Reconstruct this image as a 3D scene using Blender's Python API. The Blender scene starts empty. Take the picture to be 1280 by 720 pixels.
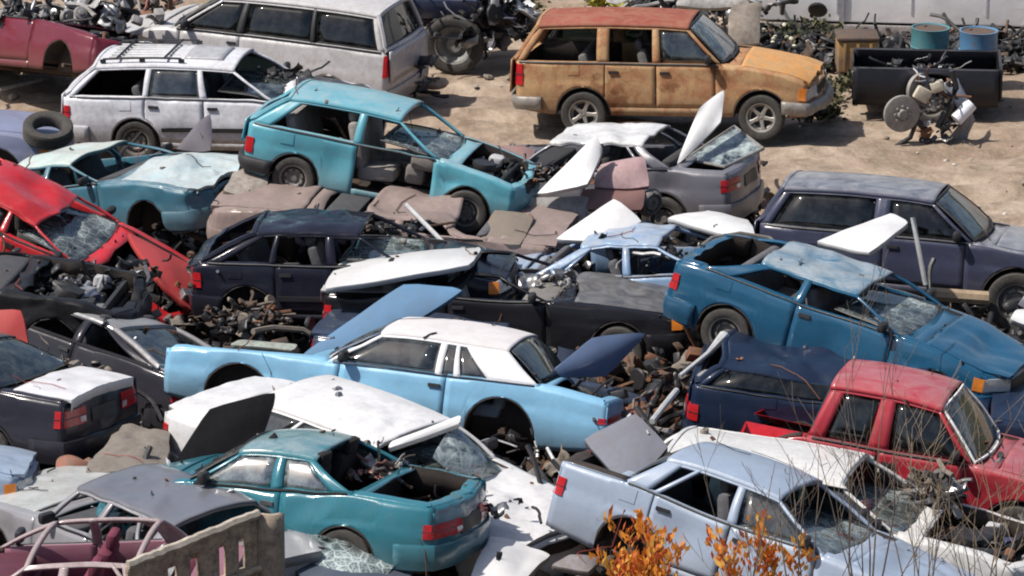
import bpy, bmesh, math, random
from mathutils import Vector, Matrix, Euler, noise
R = math.radians
sc = bpy.context.scene
COL = sc.collection

# ---------------------------------------------------------------- camera, sky, sun, exposure
FPX, PITCH, DC = 5000.0, 17.0, 51.0            # focal length in pixels of a 1280 px wide frame, tilt, distance to the middle
CAMH = DC * math.sin(R(PITCH))
CAM0 = Vector((0, -DC * math.cos(R(PITCH)), CAMH))
cam_d = bpy.data.cameras.new('camera'); cam = bpy.data.objects.new('camera', cam_d); COL.objects.link(cam)
cam.location = (0, -DC * math.cos(R(PITCH)), CAMH); cam.rotation_euler = (R(90 - PITCH), 0, 0)
cam_d.sensor_width = 36; cam_d.lens = 36 * FPX / 1280; cam_d.clip_start = 1; cam_d.clip_end = 2000
sc.camera = cam
SUN_EL, SUN_AZ = 56.0, -104.0                    # azimuth measured from +y (away from the camera) towards +x
world = bpy.data.worlds.new('World'); sc.world = world; world.use_nodes = True
nt = world.node_tree; nt.nodes.clear()
sky = nt.nodes.new('ShaderNodeTexSky'); sky.sky_type = 'NISHITA'; sky.sun_disc = False
sky.sun_elevation = R(SUN_EL); sky.sun_rotation = R(SUN_AZ); sky.altitude = 200; sky.air_density = 1.0; sky.dust_density = 2.5
bg = nt.nodes.new('ShaderNodeBackground'); bg.inputs[1].default_value = 0.09
wo = nt.nodes.new('ShaderNodeOutputWorld')
tint = nt.nodes.new('ShaderNodeMix'); tint.data_type = 'RGBA'; tint.blend_type = 'MULTIPLY'; tint.inputs[0].default_value = 1.0; tint.inputs[7].default_value = (1.02, 1.0, .98, 1)
nt.links.new(sky.outputs[0], tint.inputs[6]); nt.links.new(tint.outputs[2], bg.inputs[0]); nt.links.new(bg.outputs[0], wo.inputs[0])
sd = bpy.data.lights.new('sun', 'SUN'); sd.energy = 4.3; sd.angle = R(0.9); sd.color = (1.0, 0.94, 0.86)
sun = bpy.data.objects.new('sun', sd); COL.objects.link(sun)
_d = Vector((math.sin(R(SUN_AZ)) * math.cos(R(SUN_EL)), math.cos(R(SUN_AZ)) * math.cos(R(SUN_EL)), math.sin(R(SUN_EL))))
sun.rotation_euler = _d.to_track_quat('Z', 'Y').to_euler()
vs = sc.view_settings; vs.view_transform = 'Standard'; vs.look = 'None'; vs.exposure = 0.40; vs.gamma = 1.0; vs.use_curve_mapping = False
sc.cycles.max_bounces = 5; sc.cycles.diffuse_bounces = 3; sc.cycles.glossy_bounces = 3; sc.cycles.transparent_max_bounces = 12
sc.cycles.caustics_reflective = False; sc.cycles.caustics_refractive = False
sc.cycles.filter_width = 2.0

def W3(px, py, z=0.0):
    """point of the yard seen at a photo position, on the level z"""
    p = R(PITCH); a = (px - 640) / FPX; b = (py - 360) / FPX
    d = Vector((a, math.cos(p) - b * math.sin(p), -math.sin(p) - b * math.cos(p)))
    t = (z - CAMH) / d.z
    return CAM0 + d * t

# ---------------------------------------------------------------- materials
MC = {}
def _mat(name):
    m = bpy.data.materials.new(name); m.use_nodes = True
    n = m.node_tree; b = n.nodes['Principled BSDF']
    return m, n, b
def N(n, t, **kw):
    x = n.nodes.new(t)
    for k, v in kw.items(): setattr(x, k, v)
    return x
def tex_noise(n, scale, detail=4, rough=.6, coord='Object', dist=0.0):
    tc = N(n, 'ShaderNodeTexCoord'); t = N(n, 'ShaderNodeTexNoise')
    t.inputs['Scale'].default_value = scale; t.inputs['Detail'].default_value = detail; t.inputs['Roughness'].default_value = rough
    t.inputs['Distortion'].default_value = dist
    n.links.new(tc.outputs[coord], t.inputs['Vector']); return t
def ramp(n, src, p0, p1, c0=(0, 0, 0, 1), c1=(1, 1, 1, 1)):
    r = N(n, 'ShaderNodeValToRGB'); r.color_ramp.elements[0].position = p0; r.color_ramp.elements[1].position = p1
    r.color_ramp.elements[0].color = c0; r.color_ramp.elements[1].color = c1
    n.links.new(src, r.inputs[0]); return r
def mix(n, fac, a, b):
    x = N(n, 'ShaderNodeMix', data_type='RGBA')
    if hasattr(fac, 'links'): n.links.new(fac, x.inputs[0])
    else: x.inputs[0].default_value = fac
    for s, i in ((a, 6), (b, 7)):
        if isinstance(s, (tuple, list)): x.inputs[i].default_value = (*s[:3], 1)
        else: n.links.new(s, x.inputs[i])
    return x.outputs[2]
def mth(n, op, a, b=None, clamp=False):
    x = N(n, 'ShaderNodeMath', operation=op); x.use_clamp = clamp
    for i, s in enumerate((a, b)):
        if s is None: continue
        if isinstance(s, (int, float)): x.inputs[i].default_value = s
        else: n.links.new(s, x.inputs[i])
    return x.outputs[0]
def paint(c, rough=.28, dirt=.35, rust=.0, fade=.0, coat=.6, c2=None, seed=0):
    if sum(c) > .25: dirt = min(.75, dirt * 1.5 + .05); rough += .08
    """weathered car paint; rust and second colour come as irregular patches, fade pales faces that look up, in blotches"""
    key = ('p', c, rough, dirt, rust, fade, coat, c2, seed)
    if key in MC: return MC[key]
    m, n, b = _mat('paint')
    t1 = tex_noise(n, 1.3 + .1 * seed, 5, .6, dist=.4); t2 = tex_noise(n, 14, 6, .7); t3 = tex_noise(n, 3.2 + .3 * seed, 8, .72, dist=.8)
    base = mix(n, ramp(n, t1.outputs[0], .3, .7).outputs[0], tuple(x * .86 for x in c), tuple(min(1, x * 1.08 + .004) for x in c))
    if c2:
        base = mix(n, ramp(n, t3.outputs[0], .44, .60).outputs[0], base, c2)
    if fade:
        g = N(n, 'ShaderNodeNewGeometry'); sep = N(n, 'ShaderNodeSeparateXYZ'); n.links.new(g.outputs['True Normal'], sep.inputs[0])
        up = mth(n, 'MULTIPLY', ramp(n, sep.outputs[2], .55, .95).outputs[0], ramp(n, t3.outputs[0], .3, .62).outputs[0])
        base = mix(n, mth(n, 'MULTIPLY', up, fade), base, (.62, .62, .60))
    tco = N(n, 'ShaderNodeTexCoord'); so = N(n, 'ShaderNodeSeparateXYZ'); n.links.new(tco.outputs['Object'], so.inputs[0])
    low = ramp(n, mth(n, 'ADD', so.outputs[2], mth(n, 'MULTIPLY', t3.outputs[0], .5)), .50, .85, (1, 1, 1, 1), (0, 0, 0, 1)).outputs[0]
    dm = ramp(n, t2.outputs[0], .42, .72).outputs[0]
    blot = ramp(n, t3.outputs[0], .40, .66).outputs[0]
    dm = mth(n, 'MULTIPLY', mth(n, 'ADD', mth(n, 'MULTIPLY', dm, .55), mth(n, 'MULTIPLY', blot, .45)), dirt)
    dm = mth(n, 'ADD', dm, mth(n, 'MULTIPLY', low, min(.5, dirt * 1.6)), True)
    mp = N(n, 'ShaderNodeMapping'); mp.inputs['Scale'].default_value = (1.2, 6, 26); mp.inputs['Rotation'].default_value = (.3, .12, .2); n.links.new(tco.outputs['Object'], mp.inputs[0])
    ts = N(n, 'ShaderNodeTexNoise'); ts.inputs['Scale'].default_value = 2.2; ts.inputs['Detail'].default_value = 5; ts.inputs['Roughness'].default_value = .75; n.links.new(mp.outputs[0], ts.inputs['Vector'])
    scr = mth(n, 'MULTIPLY', ramp(n, ts.outputs[0], .66, .70).outputs[0], .38)
    base = mix(n, scr, base, tuple(.5 * x + .10 for x in c))
    chip = mth(n, 'MULTIPLY', ramp(n, t2.outputs[0], .735, .75).outputs[0], .8); base = mix(n, chip, base, (.10, .045, .025))
    base = mix(n, dm, base, (.15, .125, .10))
    if rust:
        t4 = tex_noise(n, 1.9 + .2 * seed, 7, .62); rm = ramp(n, t4.outputs[0], .64 - rust * .3, .74 - rust * .25).outputs[0]
        rc = mix(n, t2.outputs[0], (.09, .03, .015), (.24, .10, .04))
        base = mix(n, rm, base, rc)
        rr = mth(n, 'ADD', mth(n, 'MULTIPLY', rm, .5), rough, True)
    else: rr = rough
    n.links.new(base, b.inputs['Base Color'])
    r2 = mth(n, 'ADD', mth(n, 'MULTIPLY', dm, .7), rr, True); n.links.new(r2, b.inputs['Roughness'])
    b.inputs['Coat Weight'].default_value = coat * (.5 if sum(c) > .12 else .22); b.inputs['Coat Roughness'].default_value = .12
    bm = N(n, 'ShaderNodeBump'); bm.inputs['Strength'].default_value = .35 if sum(c) > .12 else .22
    b.inputs['Specular IOR Level'].default_value = .5 if sum(c) > .12 else .18; bm.inputs['Distance'].default_value = .02
    tb = tex_noise(n, 3.2, 5, .55, dist=.5); n.links.new(tb.outputs[0], bm.inputs['Height']); n.links.new(bm.outputs[0], b.inputs['Normal'])
    MC[key] = m; return m
def plain(c, rough=.6, metal=0, var=.35, scale=9, bump=.3, c2=None, name='surface', spec=.5):
    key = ('s', c, rough, metal, var, scale, bump, c2)
    if key in MC: return MC[key]
    m, n, b = _mat(name)
    t = tex_noise(n, scale, 7, .7, dist=.3)
    o = mix(n, ramp(n, t.outputs[0], .35, .68).outputs[0], c, c2 or tuple(x * (1 - var) for x in c))
    n.links.new(o, b.inputs['Base Color'])
    b.inputs['Roughness'].default_value = rough; b.inputs['Metallic'].default_value = metal; b.inputs['Specular IOR Level'].default_value = spec
    bm = N(n, 'ShaderNodeBump'); bm.inputs['Strength'].default_value = bump; bm.inputs['Distance'].default_value = .01
    t2 = tex_noise(n, scale * 3, 4, .6); n.links.new(t2.outputs[0], bm.inputs['Height']); n.links.new(bm.outputs[0], b.inputs['Normal'])
    MC[key] = m; return m
def glass(tint=(.35, .42, .42), op=.35, crack=0.0, dust=.15, cs=9):
    key = ('g', tint, op, crack, dust, cs)
    if key in MC: return MC[key]
    m, n, b = _mat('glass'); n.nodes.remove(b); out = n.nodes['Material Output']
    tr = N(n, 'ShaderNodeBsdfTransparent'); tr.inputs[0].default_value = (*tint, 1)
    gl = N(n, 'ShaderNodeBsdfGlossy'); gl.inputs['Roughness'].default_value = .06
    df = N(n, 'ShaderNodeBsdfDiffuse'); df.inputs[0].default_value = (.45, .52, .52, 1)
    lw = N(n, 'ShaderNodeLayerWeight'); lw.inputs[0].default_value = .25
    fr = mth(n, 'ADD', mth(n, 'MULTIPLY', lw.outputs['Fresnel'], .9), op * .45, True)
    m1 = N(n, 'ShaderNodeMixShader'); n.links.new(fr, m1.inputs[0]); n.links.new(tr.outputs[0], m1.inputs[1]); n.links.new(gl.outputs[0], m1.inputs[2])
    t = tex_noise(n, 6, 6, .7); f = mth(n, 'MULTIPLY', ramp(n, t.outputs[0], .4, .75).outputs[0], dust)
    if crack:
        tc = N(n, 'ShaderNodeTexCoord'); v = N(n, 'ShaderNodeTexVoronoi', feature='DISTANCE_TO_EDGE'); v.inputs['Scale'].default_value = cs
        n.links.new(tc.outputs['Object'], v.inputs['Vector'])
        v2 = N(n, 'ShaderNodeTexVoronoi', feature='DISTANCE_TO_EDGE'); v2.inputs['Scale'].default_value = cs * 3.3
        n.links.new(tc.outputs['Object'], v2.inputs['Vector'])
        e = ramp(n, v.outputs['Distance'], 0, .07, (1, 1, 1, 1), (0, 0, 0, 1)).outputs[0]
        e2 = ramp(n, v2.outputs['Distance'], 0, .16, (1, 1, 1, 1), (0, 0, 0, 1)).outputs[0]
        tm = tex_noise(n, 1.7, 3, .5); mk = ramp(n, tm.outputs[0], .38, .62).outputs[0]; e = mth(n, 'MULTIPLY', e, mth(n, 'ADD', mk, .25)); e2 = mth(n, 'MULTIPLY', e2, mk)
        f = mth(n, 'ADD', f, mth(n, 'ADD', mth(n, 'MULTIPLY', e, crack), mth(n, 'MULTIPLY', e2, crack * .7)), True)
        f = mth(n, 'ADD', f, mth(n, 'MULTIPLY', mk, crack * .35), True)
    m2 = N(n, 'ShaderNodeMixShader'); n.links.new(f, m2.inputs[0]); n.links.new(m1.outputs[0], m2.inputs[1]); n.links.new(df.outputs[0], m2.inputs[2])
    n.links.new(m2.outputs[0], out.inputs[0])
    MC[key] = m; return m
DARK = plain((.030, .030, .033), .65, var=.5, name='dark_plastic')
TRIM = plain((.022, .022, .024), .5, var=.3, name='black_trim')
SHELL = plain((.036, .034, .035), .8, var=.5, c2=(.06, .045, .035), name='inner_shell', spec=.2)
UNDER = plain((.05, .042, .036), .85, var=.6, c2=(.11, .06, .035), name='underside')
RUBBER = plain((.030, .029, .029), .85, var=.3, scale=20, c2=(.07, .062, .052), name='rubber')
STEEL = plain((.33, .33, .34), .38, metal=.8, var=.5, name='bare_steel')
ALLOY = plain((.36, .34, .31), .45, metal=.35, var=.35, name='alloy')
CHROME = plain((.75, .75, .76), .18, metal=1, var=.2, name='chrome')
RUSTM = plain((.20, .085, .04), .85, var=.5, c2=(.09, .05, .035), name='rust')
GREASE = plain((.045, .043, .045), .45, metal=.3, var=.5, name='greasy_metal')
ALU = plain((.46, .46, .47), .5, metal=.6, var=.4, name='cast_aluminium')
REDLENS = plain((.45, .015, .02), .2, var=.3, name='red_lens')
CLEARLENS = plain((.62, .63, .62), .15, metal=.3, var=.2, name='clear_lens')
AMBER = plain((.7, .22, .03), .2, var=.2, name='amber_lens')

# ---------------------------------------------------------------- mesh helpers
class MB:
    def __init__(s): s.v = []; s.f = []; s.m = []; s.mi = 0
    def add(s, vs, fs):
        o = len(s.v); s.v += [Vector(p) for p in vs]
        for f in fs: s.f.append([o + i for i in f]); s.m.append(s.mi)
        return s
    def grid(s, rows):
        o = len(s.v); nc = len(rows[0])
        for r in rows: s.v += [Vector(p) for p in r]
        for i in range(len(rows) - 1):
            for j in range(nc - 1):
                a = o + i * nc + j; s.f.append([a, a + 1, a + nc + 1, a + nc]); s.m.append(s.mi)
        return s
    def box(s, c, d, rot=None, bev=0.0, taper=1.0):
        x, y, z = d[0] / 2, d[1] / 2, d[2] / 2; c = Vector(c)
        M = Euler(rot).to_matrix() if rot else Matrix.Identity(3)
        if bev <= 0:
            pts = [(sx * x * (taper if sz > 0 else 1), sy * y * (taper if sz > 0 else 1), sz * z) for sz in (-1, 1) for sy in (-1, 1) for sx in (-1, 1)]
            s.add([c + M @ Vector(p) for p in pts], [(0, 2, 3, 1), (4, 5, 7, 6), (0, 1, 5, 4), (2, 6, 7, 3), (0, 4, 6, 2), (1, 3, 7, 5)])
        else:
            b = min(bev, x * .95, y * .95, z * .95)
            def ring(zz, i, tp):
                X, Y = (x - i) * tp, (y - i) * tp
                q = []
                for cx, cy, a0 in ((1, 1, 0), (-1, 1, 90), (-1, -1, 180), (1, -1, 270)):
                    for a in (0, 45, 90):
                        an = R(a0 + a); bb = max(b - i, .001)
                        q.append((cx * (X - bb) + bb * math.cos(an), cy * (Y - bb) + bb * math.sin(an), zz))
                return q
            rings = [ring(-z, b * .8, 1), ring(-z + b * .3, b * .25, 1), ring(-z + b, 0, 1), ring(z - b, 0, taper), ring(z - b * .3, b * .25, taper), ring(z, b * .8, taper)]
            o = len(s.v); nn = 12
            for r in rings: s.v += [c + M @ Vector(p) for p in r]
            for k in range(5):
                for j in range(nn):
                    a = o + k * nn + j; e = o + k * nn + (j + 1) % nn
                    s.f.append([a, e, e + nn, a + nn]); s.m.append(s.mi)
            s.f.append([o + j for j in range(nn)][::-1]); s.m.append(s.mi)
            s.f.append([o + 5 * nn + j for j in range(nn)]); s.m.append(s.mi)
        return s
    def tube(s, path, r, n=7, closed=False, cap=True):
        P = [Vector(p) for p in path]; k = len(P); o = len(s.v); up = Vector((0, 0, 1))
        for i, p in enumerate(P):
            a = P[(i - 1) % k] if (closed or i) else p; b = P[(i + 1) % k] if (closed or i < k - 1) else p
            t = (b - a).normalized() if (b - a).length > 1e-6 else up
            u = t.cross(up) if abs(t.z) < .95 else t.cross(Vector((1, 0, 0))); u.normalize(); w = t.cross(u)
            rr = r[i] if isinstance(r, (list, tuple)) else r
            for j in range(n):
                an = 2 * math.pi * j / n; s.v.append(p + (u * math.cos(an) + w * math.sin(an)) * rr)
        for i in range(k if closed else k - 1):
            for j in range(n):
                a = o + i * n + j; e = o + i * n + (j + 1) % n; i2 = ((i + 1) % k)
                a2 = o + i2 * n + j; e2 = o + i2 * n + (j + 1) % n
                s.f.append([a, e, e2, a2]); s.m.append(s.mi)
        if cap and not closed:
            s.f.append([o + j for j in range(n)]); s.m.append(s.mi)
            s.f.append([o + (k - 1) * n + j for j in range(n)]); s.m.append(s.mi)
        return s
    def lathe(s, prof, n=28, M=None, c=(0, 0, 0)):
        """profile of (radius, y) turned about the y axis"""
        M = M or Matrix.Identity(3); c = Vector(c); o = len(s.v); k = len(prof)
        for i in range(n):
            a = 2 * math.pi * i / n
            for (r, y) in prof: s.v.append(c + M @ Vector((r * math.cos(a), y, r * math.sin(a))))
        for i in range(n):
            for j in range(k - 1):
                a = o + i * k + j; e = o + ((i + 1) % n) * k + j
                s.f.append([a, a + 1, e + 1, e]); s.m.append(s.mi)
        return s
    def build(s, name, mats, parent=None, solid=0, off=0, smooth=38, dfm=None, bevel=0):
        if not s.v: return None
        me = bpy.data.meshes.new(name)
        vs = [dfm(p) for p in s.v] if dfm else s.v
        me.from_pydata([tuple(p) for p in vs], [], s.f)
        if not isinstance(mats, (list, tuple)): mats = [mats]
        for m in mats: me.materials.append(m)
        me.polygons.foreach_set('material_index', s.m)
        bm = bmesh.new(); bm.from_mesh(me)
        bmesh.ops.remove_doubles(bm, verts=bm.verts, dist=1e-5)
        bmesh.ops.recalc_face_normals(bm, faces=bm.faces); bm.to_mesh(me); bm.free()
        me.polygons.foreach_set('use_smooth', [True] * len(me.polygons))
        try: me.set_sharp_from_angle(angle=R(smooth))
        except Exception: pass
        o = bpy.data.objects.new(name, me); COL.objects.link(o)
        if parent: o.parent = parent
        if solid:
            md = o.modifiers.new('solid', 'SOLIDIFY'); md.thickness = solid; md.offset = off; md.use_quality_normals = True
        if bevel:
            md = o.modifiers.new('bevel', 'BEVEL'); md.width = bevel; md.segments = 2; md.limit_method = 'ANGLE'
        return o
def tag(o, label=None, cat=None, group=None, kind=None):
    if label: o['label'] = label
    if cat: o['category'] = cat
    if group: o['group'] = group
    if kind: o['kind'] = kind
    return o
def empty(name, loc=(0, 0, 0), rot=(0, 0, 0), parent=None):
    o = bpy.data.objects.new(name, None); COL.objects.link(o); o.location = loc; o.rotation_euler = rot; o.empty_display_size = .2
    if parent: o.parent = parent
    return o
def crv(knots):
    """smooth monotone interpolation through (x, y) knots"""
    K = sorted(knots); xs = [k[0] for k in K]; ys = [k[1] for k in K]; n = len(K)
    d = [(ys[i + 1] - ys[i]) / max(1e-6, xs[i + 1] - xs[i]) for i in range(n - 1)]
    t = [d[0]] + [0 if d[i - 1] * d[i] <= 0 else 2 * d[i - 1] * d[i] / (d[i - 1] + d[i]) for i in range(1, n - 1)] + [d[-1]]
    def f(x):
        if x <= xs[0]: return ys[0]
        if x >= xs[-1]: return ys[-1]
        i = 0
        while xs[i + 1] < x: i += 1
        h = xs[i + 1] - xs[i]; u = (x - xs[i]) / h
        return ((2 * u ** 3 - 3 * u * u + 1) * ys[i] + (u ** 3 - 2 * u * u + u) * h * t[i] + (-2 * u ** 3 + 3 * u * u) * ys[i + 1] + (u ** 3 - u * u) * h * t[i + 1])
    return f
def frange(a, b, st):
    n = max(1, int(math.ceil((b - a) / st))); return [a + (b - a) * i / n for i in range(n + 1)]
def lerp(a, b, t): return a + (b - a) * t
def vn(p, sc_, seed=0):
    q = Vector((p[0] * sc_ + seed * 7.31, p[1] * sc_ - seed * 3.7, p[2] * sc_ + seed * 1.9))
    return noise.noise_vector(q)
def vor(p, sc_, seed=0):
    q = Vector((p[0] * sc_ + seed * 7.31, p[1] * sc_ - seed * 3.7, p[2] * sc_ + seed * 1.9))
    d = noise.voronoi(q)[0]; return d[1] - d[0]
# ---------------------------------------------------------------- car builder
DEF = dict(L=4.4, W=1.70, H=1.38, gc=.20, wr=.30, ar=.36, fa=.82, ra=3.35, sc=1.35, rf=2.05, rr=3.05, bb=3.75,
           znose=.72, zhood=.86, zcowl=.92, zbelt=.94, zdeck=.96, ztail=.90, yr=.56, bowf=.16, bowr=.10, cf=.16, cr=.12, rfl=.75, rrl=.6,
           tt=.06, ts=.05, doors=[(1.42, 2.5)], sill=.30, pillars=[(2.46, 2.56, 2.50, 2.57)], cp=.30, cpt=.16, body='sedan',
           hood='closed', trunk='closed', ws='glass', bl='glass', sg='glass', roof='ok', wheels='ffff', doorstate='', interior=(.10, .10, .11),
           bumper='body', moulding=False, dents=[], crumple=[], squash=0, squash_s=None, squash_r=1.2, seats=True, engine=True, lights=True,
           crown=.05, fw=.12, rail=None, mirror=True, wavy=.006, bz=(.26, .52), tailz=(.62, .80), headz=(.56, .70), seed=0, mat=None, roofmat=None,
           hoodmat=None, trunkmat=None, bumpmat=None, trimline=None, wsop=.35, wst=(.35, .42, .42), wscr=0, mats={}, tailw=.22, frame_mat=None, rim='steel',
           hood_ang=50, trunk_ang=60, hatch_ang=60, sunroof=False, rack=False, tail_mat=None)

G1 = 'wrecked cars heaped in the scrapyard'
class Car:
    def __init__(c, name, label, cat, pose, group, **kw):
        for k, v in DEF.items(): setattr(c, k, v)
        for k, v in kw.items():
            assert k in DEF, k
            setattr(c, k, v)
        c.name, c.label, c.cat, c.pose, c.group = name, label, cat, pose, group
        c.rnd = random.Random(sum(map(ord, label)) + c.seed)
        if group == G1:                       # every car of the heap has knocks of its own
            rn = c.rnd; c.crumple = list(c.crumple) + [(rn.choice((.3, c.L - .3)), rn.uniform(-.5, .5), .6, .7, .05, 2.6), (rn.uniform(1, c.L - 1), rn.choice((-.8, .8)), .7, .6, .035, 2.2)]
            c.dents = list(c.dents) + [(rn.uniform(.8, c.L - .8), s_ * c.W / 2, rn.uniform(.4, .75), rn.uniform(.2, .4), 0, -s_ * rn.uniform(.02, .06), 0) for s_ in (-1, 1)]
        c.ztc = crv([(0, c.znose), (c.bowf + .25, lerp(c.znose, c.zhood, .55)), (c.sc * .6, c.zhood), (c.sc, c.zcowl), ((c.sc + c.bb) / 2, c.zbelt),
                     (min(c.bb, c.L - .12), c.zdeck), (c.L, c.ztail)])
        c.mkplan(); c.root = empty(name, (0, 0, 0))
        tag(c.root, label, cat, group)
        x, y, z, yaw, pit, rol = pose
        c.root.location = (x, y, z); c.root.rotation_euler = (R(rol), R(pit), R(yaw))
        c.mat = c.mat or paint((.3, .3, .3))
        c.make()
    # plan outline of the left half, from the nose centre round to the tail centre
    def hw(c, s):
        f = max(0, (c.rfl - s) / c.rfl); r = max(0, (s - (c.L - c.rrl)) / c.rrl)
        return c.W / 2 * (1 - c.cf * f ** 2.2) * (1 - c.cr * r ** 2.2)
    def mkplan(c):
        P = []
        ye = c.hw(c.bowf)
        for i in range(15):
            y = ye * math.sin(math.pi / 2 * i / 14) if False else ye * i / 14
            P.append((c.bowf * (y / ye) ** 3.0, y))
        c.iF = len(P) - 1
        for s in frange(c.bowf, c.L - c.bowr, .05)[1:]: P.append((s, c.hw(s)))
        c.iR = len(P) - 1
        ye = c.hw(c.L - c.bowr)
        for i in range(13, -1, -1):
            y = ye * i / 14; P.append((c.L - c.bowr * (y / ye) ** 3.0, y))
        c.P = P; U = [0]
        for a, b in zip(P, P[1:]): U.append(U[-1] + math.hypot(b[0] - a[0], b[1] - a[1]))
        c.U = U; c.uF = U[c.iF]; c.uR = U[c.iR]; c.uT = U[-1]
    def plan(c, u):
        U = c.U; u = max(0, min(c.uT, u)); lo, hi = 0, len(U) - 1
        while hi - lo > 1:
            m = (lo + hi) // 2
            if U[m] <= u: lo = m
            else: hi = m
        t = (u - U[lo]) / max(1e-9, U[hi] - U[lo]); a, b = c.P[lo], c.P[hi]
        return lerp(a[0], b[0], t), lerp(a[1], b[1], t)
    def u_of_s(c, s):
        s = max(c.bowf, min(c.L - c.bowr, s))
        for i in range(c.iF, c.iR):
            if c.P[i + 1][0] >= s:
                t = (s - c.P[i][0]) / (c.P[i + 1][0] - c.P[i][0]); return lerp(c.U[i], c.U[i + 1], t)
        return c.uR
    def nrm(c, u):
        a = c.plan(u - .04); b = c.plan(u + .04); dx, dy = b[0] - a[0], b[1] - a[1]; l = math.hypot(dx, dy) or 1
        return -dy / l, dx / l               # outward (s, y) for the left side... nose: -s
    def sec(c, s, z):
        zt = c.ztc(s); q = (z - c.gc) / max(.1, zt - c.gc)
        return 1 - c.tt * max(0, (q - .55) / .45) ** 2 - c.ts * max(0, (.45 - q) / .45) ** 2 - .016 * min(1, max(0, (q - .60) / .06)) * max(0, 1 - (q - .66) / .3 if q > .66 else 1)
    def pt(c, u, z, off=0.0, side=1):
        s, y = c.plan(u); ns, ny = c.nrm(u); k = c.sec(s, z)
        # pull nose and tail in a little as well, the way the sides are
        ds = (1 - k) * c.W * .5
        sx = s + (-ns * ds if (u < c.uF or u > c.uR) else 0) ; yy = y * (k if not (u < c.uF or u > c.uR) else (1 - (1 - k) * abs(ny)))
        return Vector((sx + ns * off, side * (yy + ny * off), z))
    def archz(c, s, base):
        for a in (c.fa, c.ra):
            if abs(s - a) < c.ar: base = max(base, c.wr + math.sqrt(max(0, c.ar ** 2 - (s - a) ** 2)))
        return base
    def zb(c, s):
        up = .06 * max(0, 1 - s / .5) + .08 * max(0, 1 - (c.L - s) / .6)
        return min(c.archz(s, c.gc + up), c.ztc(s) - .05)
    def ye(c, s): return c.hw(s) * c.sec(s, c.ztc(s))
    def belt(c, s, ins=.02): return Vector((s, c.ye(s) - ins, c.ztc(s)))
    def rz(c, s):
        m = (c.rf + c.rr) / 2; t = abs(s - m) / max(.2, (c.rr - c.rf) / 2)
        return c.H - .035 * min(1.3, t) ** 2.2
    def railp(c, s): return Vector((s, c.yr, c.rz(s) - c.crown - .02))
    def gs(c, sb, sr, v, side=1, off=0):
        a = c.belt(sb); b = c.railp(sr); p = a.lerp(b, v); bul = .035 * math.sin(math.pi * v) + off
        return Vector((p.x, side * (p.y + bul), p.z))
    def gmap(c, sb):
        return lerp(c.rf, c.rr, (sb - c.sc) / (c.bb - c.sc))
    # damage
    def D(c, p):
        s, y, z = p
        q = Vector(p)
        if c.squash:
            h0 = c.zbelt - .08
            if z > h0:
                k = min(1.3, (z - h0) / max(.1, c.H - h0)); ss = c.squash_s if c.squash_s is not None else (c.rf + c.rr) / 2
                g = math.exp(-((s - ss) / c.squash_r) ** 2)
                q.z -= c.squash * g * k * (1 + .25 * vn(p, 1.7, c.seed + 5).x * 2)
                q.x += .25 * c.squash * g * k * vn(p, 1.1, c.seed + 9).y * 2
                q.y += .3 * c.squash * k * g * vn(p, 1.3, c.seed + 2).z * 1.5
        for (ds, dy, dz, r, ax, ay, az) in c.dents:
            d2 = ((s - ds) ** 2 + (y - dy) ** 2 + (z - dz) ** 2) / (r * r)
            if d2 < 4:
                g = math.exp(-d2 * 1.5); q += Vector((ax, ay, az)) * g
        for (ds, dy, dz, r, amp, scl) in c.crumple:
            d2 = ((s - ds) ** 2 + (y - dy) ** 2 + (z - dz) ** 2) / (r * r)
            if d2 < 3:
                g = math.exp(-d2 * 1.2) * amp; n = vn(p, scl, c.seed); w = vor(p, scl * .9, c.seed + 3) - .35; n2 = vn(p, scl * 1.4, c.seed + 21); n = Vector((.6 - 2.6 * abs(n.x), .6 - 2.6 * abs(n.y), .6 - 2.6 * abs(n.z))) * .55 + n2 * .35; n3 = vn(p, scl * 2.7, c.seed + 31); n += Vector((.3 - 1.4 * abs(n3.x), .3 - 1.4 * abs(n3.y), .35 - 1.6 * abs(n3.z))) * .35
                q += Vector((n.x * .7, n.y * .7, n.z * .5 + w * .9)) * g
        if c.wavy:
            n = vn(p, 2.1, c.seed + 11); q += n * c.wavy
        return Vector((c.L / 2 - q.x, q.y, q.z))
    def B(c, mb, name, mats, parent=None, solid=0, off=0, smooth=38, bevel=0):
        return mb.build(name, mats, parent or c.root, solid, off, smooth, c.D, bevel)
    def cols(c, a, b, extra=()):
        xs = set(frange(a, b, .07))
        for ax in (c.fa, c.ra):
            for k in range(0, 13): xs.add(ax + c.ar * .9999 * math.cos(math.pi * k / 12))
            xs.add(ax - c.ar - .001); xs.add(ax + c.ar + .001)
        xs |= set(extra); xs = sorted(x for x in xs if a - 1e-9 <= x <= b + 1e-9); out = [xs[0]]
        for x in xs[1:]:
            if x - out[-1] > .004: out.append(x)
        out[-1] = b; return out
    def patch(c, mb, u0, u1, z0, z1, off, side=1, n=8, m=3, thick=.012):
        rows = []
        for i in range(n + 1):
            u = lerp(u0, u1, i / n); r = []
            for j in range(m + 1): r.append(c.pt(u, lerp(z0, z1, j / m), off, side))
            rows.append([c.pt(u, z0, 0, side)] + r + [c.pt(u, z1, 0, side)])
        first = [c.pt(u0, lerp(z0, z1, j / (m + 2)), 0, side) for j in range(m + 3)]; last = [c.pt(u1, lerp(z0, z1, j / (m + 2)), 0, side) for j in range(m + 3)]
        mb.grid([first] + rows + [last])
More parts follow.
